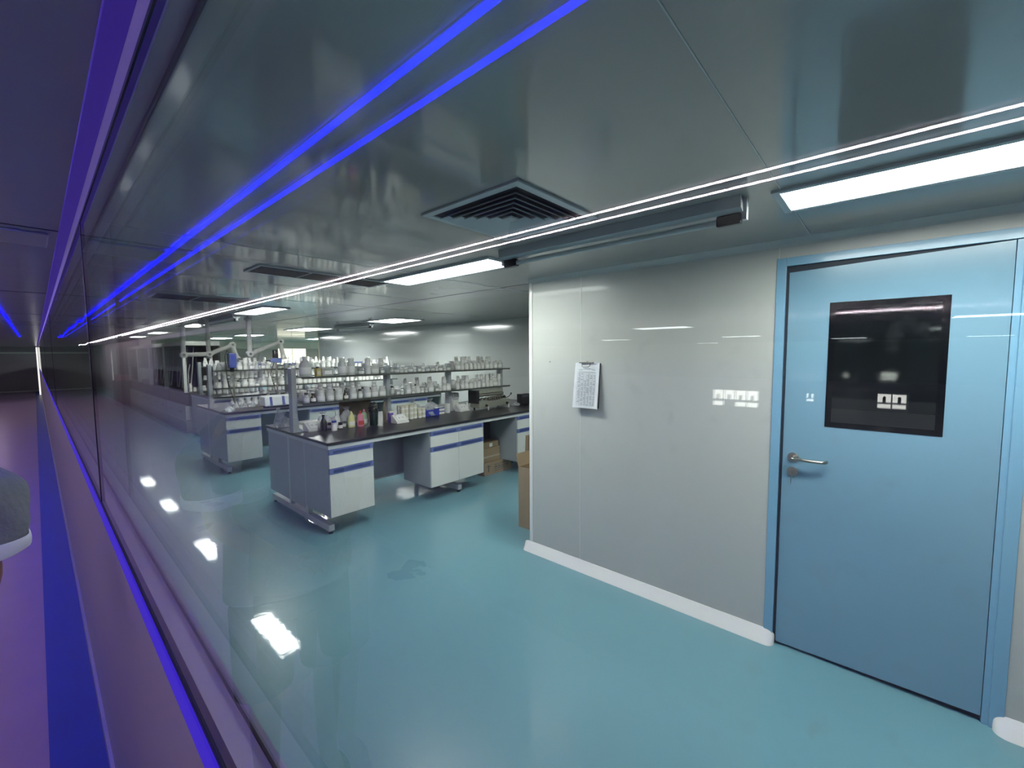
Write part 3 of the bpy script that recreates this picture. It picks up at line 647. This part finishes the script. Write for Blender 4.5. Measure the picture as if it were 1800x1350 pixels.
cyl_thing('white_bottle', 4.10, RY-.13, ZW, [('body', [(.022, 0), (.022, .075), (.010, .095), (.010, .10)], 'white', 14), ('cap', [(.012, .10), (.012, .115)], 'white', 12)], 'little white bottle left of the metal machine', 'bottle')
bag(3.25, RY+.0, ZW, .11, .22, 'large clear plastic bag under the lower shelf in the middle bay', 14)
bag(3.58, RY+.05, ZW, .09, .20, 'clear plastic bag under the lower shelf left of the third post', 15)
t = thing('paper_towel', (4.02, RY+.06, ZW), 'white paper towel pack on a stand beside the third post', 'paper towels'); B(-.05, .05, -.04, .04, 0, .15).build('stand', 'white', t); B(-.06, .06, -.05, .05, .15, .25).build('pack', 'paper', t, bevel=.02)
# sealing / coating machine
t = thing('coating_machine', (4.45, RY-.24, ZW), 'stainless coating machine with rollers and white knobs on the near worktop', 'machine')
MB().box(-.30, .33, -.10, .10, .035, .125).build('base', 'olive', t, bevel=.006)
MB().box(-.28, .24, -.02, .09, .20, .285).build('roller_cover', 'olive', t, bevel=.008)
B(-.34, -.28, -.08, .10, .10, .29).build('side_housing', 'black', t, bevel=.01)
B(.24, .27, -.02, .09, .125, .285).build('side_plate', 'olive', t, bevel=.004)
MB().tube([(-.28, -.045, .215), (.24, -.045, .215)], .024, 14).build('roller', 'steel', t)
MB().tube([(-.28, -.06, .155), (.24, -.06, .155)], .014, 12).build('roller', 'dsteel', t)
for px in (-.26, -.18, -.11, .22):
    MB().lathe([(.020, 0), (.022, .015), (.016, .030)], 14, Matrix.Translation((px, -.085, .165)) @ Matrix.Rotation(pi/2, 4, 'X')).build('knob', 'steel' if px < .2 else 'black', t)
for px in (-.17, .27):
    kx = MB().lathe([(.018, 0), (.020, .014), (.012, .028)], 14, Matrix.Translation((px, -.10, .065)) @ Matrix.Rotation(pi/2, 4, 'X')).build('knob', 'black', t)
    MB().lathe([(.009, .0), (.010, .05)], 10, Matrix.Translation((px+.01, -.135, .0005))).build('foot', 'white', t)
for k in range(5): B(-.06+k*.05, -.055+k*.05, -.09, -.03, .125, .185).build('guide', 'steel', t)
MB().tube([(.33, -.02, .13), (.40, -.03, .15), (.45, -.03, .19)], .006, 8).build('crank', 'dsteel', t)
MB().lathe([(.012, 0), (.012, .03)], 12, Matrix.Translation((.45, -.03, .175))).build('crank_knob', 'black', t)
for px in (-.25, .25): MB().lathe([(.014, 0), (.012, .035)], 10, Matrix.Translation((px, .06, 0))).build('foot', 'foot', t)
t = thing('dark_case', (5.15, BY+.52, ZW), 'black upright case on the right part of the near worktop', 'case'); B(-.10, .10, -.05, .05, 0, .17).build('case', 'black', t, bevel=.006); B(-.08, .08, -.0515, -.0505, .12, .16).build('handle', 'ink', t)
bag(4.93, RY-.34, ZW, .07, .06, 'flat crumpled plastic film right of the metal machine', 18)

# items on second and third benches
R2 = 6.935+.83; P2 = [BX+.03, BX+1.145, BX+2.125, BX+3.195]
for b in range(3):
    xa, xb = P2[b]+(.06 if b == 0 else .035), P2[b+1]-.035
    row(xa, xb, R2-.10, Z1, 'WwwkWg', 'on second rack lower shelf, %s, front' % bay[b], .4)
    row(xa, xb, R2+.06, Z1, 'WwWc', 'on second rack lower shelf, %s, back' % bay[b], .4)
    row(xa, xb, R2-.10, Z2, 'WwWgfc', 'on second rack top shelf, %s, front' % bay[b], .3)
    row(xa, xb, R2+.06, Z2, 'WwWB', 'on second rack top shelf, %s, back' % bay[b], .3)
    row(xa+.2, xb, R2+.0, ZW+.0005, 'WwWk', 'on the second worktop under the shelf, %s' % bay[b], .3)
R3 = 9.75+.83; P3 = [2.235, 3.35, 4.33, 5.40]
for b in range(3):
    row(P3[b]+.05, P3[b+1]-.04, R3-.06, Z1, 'WwWc', 'on the lower shelf of the third rack, %s' % bay[b], .5)
    row(P3[b]+.05, P3[b+1]-.04, R3-.06, Z2, 'WwWg', 'on the top shelf of the third rack, %s' % bay[b], .5)
    row(P3[b]+.12, P3[b+1]-.04, R3-.06, ZW+.0005, 'WWk', 'on the third worktop, %s' % bay[b], .5)
# instruments on the second bench
t = thing('bench_instrument', (2.52, 7.24, ZW), 'low white instrument with two dark vertical grips on the second bench', 'instrument')
MB().prism([(-.13, .02), (-.10, .165), (.12, .175), (.12, .02)], 'x', -.21, .21).build('body', 'frame', t, bevel=.012)
for px in (-.14, .04): MB().prism([(-.137, .03), (-.108, .16), (-.098, .165), (-.127, .03)], 'x', px, px+.035).build('grip', 'dblue', t)
for px in (-.17, .17): MB().box(px-.02, px+.02, -.1, .1, 0, .02).build('foot', 'foot', t)
t = thing('steel_tray', (2.08, 7.255, ZW), 'shallow steel tray with glassware on the second bench', 'tray')
tr = MB(); tr.box(-.20, .20, -.14, .14, 0, .006).box(-.20, .20, -.14, -.134, .006, .04).box(-.20, .20, .134, .14, .006, .04).box(-.20, -.194, -.134, .134, .006, .04).box(.194, .20, -.134, .134, .006, .04); tr.build('tray', 'steel', t)
for i in range(6): put('fg'[i % 2], 1.95+(i % 3)*.11, 7.20+(i//3)*.11, ZW+.0065, 'standing in the steel tray on the second bench', rng)
bag(1.81, 7.03, ZW, .06, .10, 'crumpled clear plastic bag at the left end of the second bench', 21)
# overhead stirrers
def stirrer(x, y, label, flip):
    t = thing('overhead_stirrer', (x, y, ZW), label, 'stirrer', 'overhead stirrers')
    B(-.06, .06, -.08, .08, 0, .02).build('base', 'dsteel', t, bevel=.004)
    MB().tube([(.03, .05, .02), (.03, .05, .86)], .008, 8).build('stand_rod', 'steel', t)
    if not flip:
        MB().prism([(-.055, .62), (.045, .62), (.05, .70), (.05, .845), (-.05, .845), (-.055, .75)], 'y', -.06, .03).build('motor', 'dblue', t, bevel=.01)
        B(-.058, -.045, -.055, .02, .68, .84).build('side_cover', 'black', t); B(-.02, .02, -.066, -.060, .76, .80).build('display', 'blue', t)
        MB().lathe([(.026, .56), (.034, .62)], 12).build('chuck', 'black', t); MB().tube([(0, 0, .57), (0, 0, .12)], .004, 6).build('shaft', 'steel', t)
    else:
        MB().lathe([(.040, .76), (.044, .78), (.044, .885), (.036, .895)], 14).build('motor', 'black', t)
        MB().prism([(-.09, .70), (.07, .68), (.085, .72), (.075, .765), (-.05, .765), (-.09, .73)], 'y', -.05, .03).build('gear_head', 'rail', t, bevel=.008)
        B(-.15, -.085, -.02, .0, .712, .732).build('lever', 'black', t); MB().tube([(0, 0, .68), (0, 0, .14)], .004, 6).build('shaft', 'steel', t)
    MB().tube([(-.03, -.03, .84 if not flip else .70), (-.07, -.05, .89 if not flip else .62), (-.10, -.05, .80 if not flip else .5), (-.09, -.06, .45), (-.03, -.06, .18), (-.0, -.07, .03)], .006, 6).build('cable', 'black', t)
stirrer(2.0, 7.50, 'dark blue upright laboratory stirrer with looping black cable on the second bench', False)
stirrer(2.62, 7.50, 'bright blue stirrer with black motor on the second bench', True)

# articulated extraction arms from the ceiling
def arm(pts, r, label, hood=True, joint=None):
    t = thing('extraction_arm', (pts[0][0], pts[0][1], H), label, 'extraction arm', 'white extraction arms'); o = Vector((pts[0][0], pts[0][1], H))
    q = [Vector(p)-o for p in pts]
    for a, b in zip(q, q[1:]): MB().tube([a, a.lerp(b, .5), b], r, 14).build('tube_section', 'arm', t)
    for p in q[1:-1]:
        MB().lathe([(r*1.0, -r*1.25), (r*1.45, -r*1.1), (r*1.45, r*1.1), (r*1.0, r*1.25)], 18, Matrix.Translation(p) @ Matrix.Rotation(pi/2, 4, 'X')).build('joint', 'arm', t)
        MB().lathe([(r*.55, r*1.25), (r*.5, r*1.5)], 12, Matrix.Translation(p) @ Matrix.Rotation(pi/2, 4, 'X')).build('joint_knob', 'armj', t)
    MB().lathe([(r*1.0, 0), (r*1.3, -.02), (r*1.7, -.02), (r*1.7, -.001)], 16).build('ceiling_flange', 'arm', t)
    e = q[-1]; dd = (q[-1]-q[-2]).normalized()
    MB().tube([e-dd*.02, e+dd*.03, e+dd*.07], r, 16, [r*1.05, r*1.15, r*1.7]).build('intake_hood', 'arm', t)
    k = q[0].lerp(q[1], .55); MB().lathe([(r*1.2, -.02), (r*1.2, .02)], 14, Matrix.Translation(k)).build('collar', 'frame', t)
arm([(1.515, 8.0, H), (1.505, 8.0, 1.715), (1.83, 8.0, 1.725), (2.15, 8.0, 1.875), (2.19, 8.0, 1.72)], .033, 'white jointed extraction arm on the left, hooking over the second bench')
arm([(1.905, 8.35, H), (1.905, 8.35, 1.72)], .032, 'straight white extraction pipe between the two jointed arms')
arm([(2.40, 8.0, H), (2.40, 8.0, 1.725), (2.88, 8.0, 1.94), (2.92, 8.0, 1.70)], .036, 'white jointed extraction arm in the middle with raised elbow')

# cartons
def carton(x0, x1, y0, y1, z0, z1, label, flaps=False, marks=0, band=False):
    t = thing('cardboard_box', ((x0+x1)/2, (y0+y1)/2, z0), label, 'cardboard box', 'cardboard boxes'); a, b, h = (x1-x0)/2, (y1-y0)/2, z1-z0
    if flaps:
        w = .005; q = MB(); q.box(-a, a, -b, b, 0, .006).box(-a, a, -b, -b+w, .006, h).box(-a, a, b-w, b, .006, h).box(-a, -a+w, -b+w, b-w, .006, h).box(a-w, a, -b+w, b-w, .006, h); q.build('box', 'kraft', t)
        B(-a+w, a-w, -b+w, b-w, h-.10, h-.09).build('contents', 'kraftd', t)
        MB().prism([(-b, h+.001), (-b+.004, h+.001), (-b-.030, h+.12), (-b-.034, h+.118)], 'x', -a, a).build('flap', 'kraft', t)
        MB().prism([(b, h+.001), (b-.004, h+.001), (b+.03, h+.12), (b+.034, h+.118)], 'x', -a, a).build('flap', 'kraft', t)
    else:
        B(-a, a, -b, b, 0, h).build('box', 'kraft', t, bevel=.003); B(-a-.0005, a+.0005, -.025, .025, h+.0002, h+.0012).build('tape', 'tape', t)
    if band: B(-a-.0008, a+.0008, -b-.0012, -b-.0002, h*.33, h*.45).build('tape_band', 'tape', t)
    if marks:
        mk = MB(); r5 = random.Random(marks)
        for i in range(4):
            x = -a*.25
            while x < a*.8:
                ww = r5.uniform(.006, .022); mk.box(x, x+ww, -b-.0014, -b-.0004, h*(.74-.17*i)-.006*(2 if i == 1 else 1), h*(.74-.17*i)+.006); x += ww+r5.uniform(.003, .02)
        mk.box(-a*.72, -a*.66, -b-.0014, -b-.0004, h*.25, h*.8).box(-a*.8, -a*.55, -b-.0014, -b-.0004, h*.68, h*.74)
        mk.build('printed_marks', 'ink', t)
    return t
carton(4.04, 4.60, 4.10, 4.50, 0, .172, 'wide cardboard box with dark printing on the floor under the near bench', marks=5)
carton(4.045, 4.39, 4.13, 4.46, .1735, .375, 'smaller cardboard box with tape band on top of the wide one', band=True)
t = carton(4.06, 4.37, 4.14, 4.44, .3765, .455, 'low open cardboard tray on top of the stacked boxes', flaps=False)
B(-.03, .03, -.1514, -.1504, .01, .06).build('white_label', 'lab', t)
carton(3.07, 3.55, 2.25, 2.642, 0, .60, 'tall open cardboard box beside the end of the partition wall', flaps=True)
t = thing('cardboard_sheet', (3.46, 2.72, 0), 'folded cardboard sheet standing behind the tall box', 'cardboard sheet'); MB().prism([(-.20, 0), (.10, 0), (.10, .86), (-.16, .86)], 'y', -.02, .02).build('sheet', 'kraftd', t)

# row of hoods along the far left
for k, y in enumerate((11.45, 13.5, 15.55, 17.6)):
    lb = ('nearest white fume hood of the far left row', 'second fume hood of the far left row, hoses hanging inside', 'third fume hood of the far left row', 'farthest fume hood before the brown pillar')[k]
    t = thing('fume_hood', (2.13, y, 0), lb, 'fume hood', 'row of fume hoods'); Y = 2.0
    B(.0, .70, 0, Y, 0, .27).build('plinth', 'cabg', t); B(-.012, .0, 0, Y, .262, .285).build('plinth_trim', 'frame', t)
    dp = B(0, .70, 0, Y, .285, .59).build('drawer_band', 'cabg', t)
    for q in (.5, 1.5): B(-.012, -.001, q-.15, q+.15, .43, .46).build('handle', 'dsteel', dp)
    B(.06, .70, 0, Y, .59, .86).build('recess', 'darkin', t); B(-.02, .72, 0, Y, .861, .892).build('worktop', 'top', t)
    fm = MB(); fm.box(0, .06, 0, .07, .892, 2.0).box(0, .06, Y-.07, Y, .892, 2.0).box(0, .70, 0, Y, 1.93, 2.02); fm.build('frame', 'cab', t)
    B(.66, .70, .0, Y, .892, 1.93).build('back_panel', 'curtain' if k in (1, 2) else 'darkin', t)
    hs = MB()
    for q in (.45, 1.05, 1.6):
        hs.tube([(.3, q, 1.9), (.28, q+.03, 1.6), (.25, q+.08, 1.2), (.22, q+.12, .93), (.2, q+.2, .93), (.22, q+.25, 1.3), (.25, q+.18, 1.5)], .012, 6)
    if k < 3:
        for nm in range(1): hs.build('hose', 'hose', t)
    B(.01, .018, .07, Y-.07, 1.35, 1.93).build('sash', 'glass', t)
row(2.25, 2.75, 11.7, .8925, 'WwW', 'on the worktop of the nearest fume hood', .5)
t = thing('red_bundle', (2.05, 20.2, 0), 'dull red bundle on a dark cart beside the pillar', 'bundle'); B(-.25, .25, -.4, .4, 0, .85).build('cart', 'darkin', t); B(-.22, .22, -.35, .35, .85, 1.05).build('cloth', 'pinkbox', t, bevel=.04)

# clipboard hanging on the partition
t = thing('clipboard', (W, 1.680, 1.625), 'clipboard with stacked printed forms hanging on the grey partition wall', 'clipboard')
bd = MB(); bd.prism([(-.004, 0), (-.010, 0), (-.032, -.335), (-.026, -.335)], 'y', -.108, .108); bd.build('board', 'black', t)
pp = MB(); n = 9; v = []; f = []
for i in range(n):
    y = -.105+.21*i/(n-1)
    for z in (0.002, -.11, -.23, -.338):
        bow = .006+.010*(abs(y)/.105)**2*(-z/.338)+.022*(-z/.338)
        v += [(-bow-.016*(.4+(-z/.338)*.6), y*(1+.0*z), z), (-bow-.003, y, z)]
for i in range(n-1):
    for j in range(3):
        a = (i*4+j)*2; b = ((i+1)*4+j)*2
        f += [(a, a+2, b+2, b), (a+1, b+1, b+3, a+3)]
    a = i*8; b = a+8; f += [(a, b, b+1, a+1), (a+6, a+7, b+7, b+6)]
for i in (0, n-1):
    for j in range(3): a = (i*4+j)*2; f.append((a, a+1, a+3, a+2))
pp.add(v, f, False); paper = pp.build('paper_stack', 'paper', t)
ln = MB()
def sx(y, z): 
    bow = .006+.010*(abs(y)/.105)**2*(-z/.338)+.022*(-z/.338); return -bow-.016*(.4+(-z/.338)*.6)-.0010
def pline(y0, y1, z0, z1):
    v = [(sx(y, z)-q, y, z) for q in (0, .0004) for y, z in ((y0, z0), (y1, z0), (y1, z1), (y0, z1))]
    ln.add(v, [(0, 1, 2, 3), (7, 6, 5, 4), (0, 4, 5, 1), (1, 5, 6, 2), (2, 6, 7, 3), (3, 7, 4, 0)])
for k in range(24):
    z = -.075-k*.0105
    for j in range(6): pline(-.078+j*.026, -.078+j*.026+.026, z, z-.0012)
for j in range(7):
    for k in range(5): pline(-.078+j*.026-.0006, -.078+j*.026+.0006, -.075-k*.0485, -.075-(k+1)*.0485)
for k, (a, b, z) in enumerate(((-.03, .03, -.040), (.035, .070, -.050), (-.075, -.045, -.050), (-.075, .070, -.066))): pline(a, b, z, z-.004)
r6 = random.Random(2)
for k in range(23):
    for j in range(6):
        if r6.random() < .75: y = -.074+j*.026; pline(y, y+r6.uniform(.006, .018), -.080-k*.0105, -.0845-k*.0105)
ln.build('printed_form', 'print', paper)
cl = MB(); cl.tube([(-.024, -.062, .004), (-.026, 0, .006), (-.024, .062, .004)], .0045, 8)
cl.tube([(-.030, -.036, .0), (-.033, -.034, -.020), (-.034, -.022, -.028), (-.034, .022, -.028), (-.033, .034, -.020), (-.030, .036, .0)], .0035, 8)
cl.build('spring_clip', 'dsteel', t); MB().lathe([(.006, -.002), (.007, .010), (.004, .014)], 10, Matrix.Translation((-.006, 0, .008)) @ Matrix.Rotation(-pi/2, 4, 'Y')).build('hook', 'black', t)
tag(MB().lathe([(.004, 0), (.005, .004), (.002, .007)], 8, Matrix.Translation((W, 2.035, 1.632)) @ Matrix.Rotation(-pi/2, 4, 'Y')).build('wall_hook', 'dsteel'), 'tiny dark hook on the partition wall left of the clipboard', 'hook')

# ------------------------------------------------------------------ person in the corridor (grey shirt sleeve at the left edge, rest seen in the glass)
def skin_mesh(name, joints, edges, mtl, parent, sub=2, loc=(0, 0, 0)):
    me = bpy.data.meshes.new(name); me.from_pydata([j[0] for j in joints], edges, []); me.update()
    o = bpy.data.objects.new(name, me); COL.objects.link(o); o.parent = parent
    sk = o.modifiers.new('skin', 'SKIN'); sk.use_smooth_shade = True
    for i, j in enumerate(joints):
        r = j[1] if isinstance(j[1], tuple) else (j[1], j[1]); me.skin_vertices[0].data[i].radius = r
    me.skin_vertices[0].data[0].use_root = True
    ss = o.modifiers.new('sub', 'SUBSURF'); ss.levels = sub; ss.render_levels = sub
    me.materials.append(MT[mtl]); return o
PX, PY = -.345, 1.60
pr = thing('person', (PX, PY, 0.0), 'person in loose grey shirt with white sleeve hem at the left edge', 'person')
pr.scale = (1, 1, 1.03)
J = []; E_ = []
def J_(p, r, par=None):
    J.append((p, r)); 
    if par is not None: E_.append((par, len(J)-1))
    return len(J)-1
pel = J_((0, 0, .95), (.15, .11)); wst = J_((0, 0, 1.12), (.145, .105), pel); che = J_((0, 0, 1.32), (.165, .115), wst); nk0 = J_((0, .0, 1.47), (.08, .07), che)
nk = J_((0, -.01, 1.54), .055, nk0); hd = J_((0, -.025, 1.62), (.072, .085), nk); hd2 = J_((0, -.025, 1.70), (.078, .092), hd); J_((0, -.02, 1.77), (.055, .07), hd2)
for s in (1, -1):
    sh = J_((s*.165, 0, 1.445), (.062, .062), che); el = J_((s*.225, -.02, 1.20), .043, sh)
    e2 = J_((s*.235, -.03, 1.13), .040, el)
    wr = J_((s*.10, -.20, 1.02), (.026, .022), e2); J_((s*.06, -.25, 1.01), (.038, .016), wr)
    hp = J_((s*.095, 0, .88), .088, pel); kn = J_((s*.11, -.01, .50), .056, hp); ca = J_((s*.11, .01, .34), .052, kn); an = J_((s*.11, .02, .09), .036, ca); J_((s*.12, -.12, .04), (.042, .03), an)
body = skin_mesh('body', J, E_, 'skin', pr)
for s in (1, -1):   # hands: palm joins the wrist, five unequal curled fingers
    hj = [((s*.075, -.235, 1.012), (.030, .014))]; he = []
    for i, (dx, L) in enumerate(((-.030, .060), (-.011, .072), (.009, .070), (.028, .056))):
        b = Vector((s*(.055-dx*.3)+dx, -.262, 1.012)); k0 = len(hj); hj.append((tuple(b), .0095)); he.append((0, k0))
        hj.append((tuple(b+Vector((-s*L*.35, -L*.4, -.006))), .0085)); he.append((k0, k0+1)); hj.append((tuple(b+Vector((-s*L*.55, -L*.62, -.026))), .0075)); he.append((k0+1, k0+2))
    k0 = len(hj); hj.append(((s*.045, -.232, 1.030), .011)); he.append((0, k0)); hj.append(((s*.012, -.262, 1.034), .009)); he.append((k0, k0+1))
    skin_mesh('hand', hj, he, 'skin', body, 1)
# shirt: loose torso and sleeves with folds
def loft(name, rings, mtl, parent, n=28, fold=.0, seed=1, cap=False, mod=None):
    r = random.Random(seed); ph = [r.uniform(0, 6.28) for _ in range(6)]; v = []; f = []
    for i, (c, ax, ay, tilt) in enumerate(rings):
        for k in range(n):
            t = 2*pi*k/n; q = 1+fold*(sin(3*t+ph[0]+i*.9)+.7*sin(5*t+ph[1]-i*1.3)+.5*sin(9*t+ph[2]+i*2.1))
            p = Vector((ax*cos(t)*q, ay*sin(t)*q, 0)); p.rotate(Matrix.Rotation(tilt, 3, 'Y')); v.append(tuple(Vector(c)+p))
    for i in range(len(rings)-1):
        for k in range(n): f.append((i*n+k, i*n+(k+1) % n, (i+1)*n+(k+1) % n, (i+1)*n+k))
    o = MB().add(v, f, True).build(name, mtl, parent)
    so = o.modifiers.new('thick', 'SOLIDIFY'); so.thickness = .003; so.offset = 1
    ss = o.modifiers.new('sub', 'SUBSURF'); ss.levels = 1; ss.render_levels = 2; return o
shirt = loft('shirt', [((0, 0, .86), .215, .155, 0), ((0, 0, .95), .21, .15, 0), ((0, 0, 1.08), .20, .145, 0), ((0, 0, 1.22), .205, .145, 0), ((0, 0, 1.34), .212, .148, 0), ((0, 0, 1.42), .205, .13, 0), ((0, 0, 1.47), .15, .10, 0), ((0, 0, 1.505), .085, .078, 0)], 'shirt', pr, fold=.018, seed=3)
for s in (1, -1):
    sl_ = loft('sleeve', [((s*.135, 0, 1.462), .088, .10, s*1.0), ((s*.183, 0, 1.455), .095, .108, s*.80), ((s*.212, -.005, 1.418), .096, .108, s*.50), ((s*.224, -.008, 1.365), .092, .108, s*.22), ((s*.228, -.012, 1.31), .086, .104, s*.1), ((s*.231, -.014, 1.275), .083, .10, s*.02), ((s*.231, -.015, 1.25), .081, .10, 0), ((s*.229, -.016, 1.222), .078, .097, 0)], 'shirt', shirt, fold=.06, seed=5 if s > 0 else 8, n=30)
    loft('sleeve_hem', [((s*.230, -.016, 1.238), .083, .100, s*.05), ((s*.230, -.017, 1.220), .086, .104, 0), ((s*.229, -.018, 1.200), .082, .099, 0)], 'hem', shirt, fold=.03, seed=5, n=30)
loft('shorts', [((0, 0, .98), .175, .13, 0), ((0, 0, .88), .195, .145, 0), ((0, 0, .78), .20, .14, 0)], 'short', pr, fold=.01)
for s in (1, -1):
    loft('shorts_leg', [((s*.095, 0, .82), .105, .115, 0), ((s*.105, 0, .65), .095, .10, 0), ((s*.11, 0, .52), .09, .095, 0)], 'short', pr, fold=.02)
    sh = MB(); sh.lathe([(.046, 0), (.050, .02), (.044, .06), (.038, .09)], 16, Matrix.Translation((s*.115, -.04, .0)) @ Matrix.Diagonal((1, 2.4, 1, 1))); sh.build('shoe', 'black', pr)
hr = MB(); hr.lathe([(.086, 1.66), (.094, 1.72), (.086, 1.78), (.055, 1.825), (.01, 1.84)], 20, Matrix.Translation((0, .0, 0)) @ Matrix.Diagonal((1, 1.15, 1, 1))); hr.build('hair', 'hair', pr)
fc = MB()
for s in (1, -1): fc.lathe([(.003, -.007), (.010, 0), (.003, .007)], 10, Matrix.Translation((s*.029, -.104, 1.665)))
ey = fc.build('eyes', mat('eye_white', (.30, .28, .26), .3), pr)
ir = MB()
for s in (1, -1): ir.lathe([(.002, -.0045), (.005, 0), (.002, .0045)], 8, Matrix.Translation((s*.029, -.1115, 1.665)))
ir.build('pupils', 'hair', ey)
MB().add([(0, -.145, 1.625), (-.014, -.112, 1.618), (.014, -.112, 1.618), (0, -.112, 1.675)], [(0, 1, 3), (0, 3, 2), (0, 2, 1), (1, 2, 3)]).build('nose', 'skin', pr)
MB().box(-.022, .022, -.118, -.108, 1.588, 1.597).build('mouth', 'rink', pr)
for s in (1, -1): MB().lathe([(.010, -.028), (.018, 0), (.010, .028)], 10, Matrix.Translation((s*.085, -.01, 1.655)) @ Matrix.Diagonal((.6, 1, 1, 1))).build('ear', 'skin', pr)
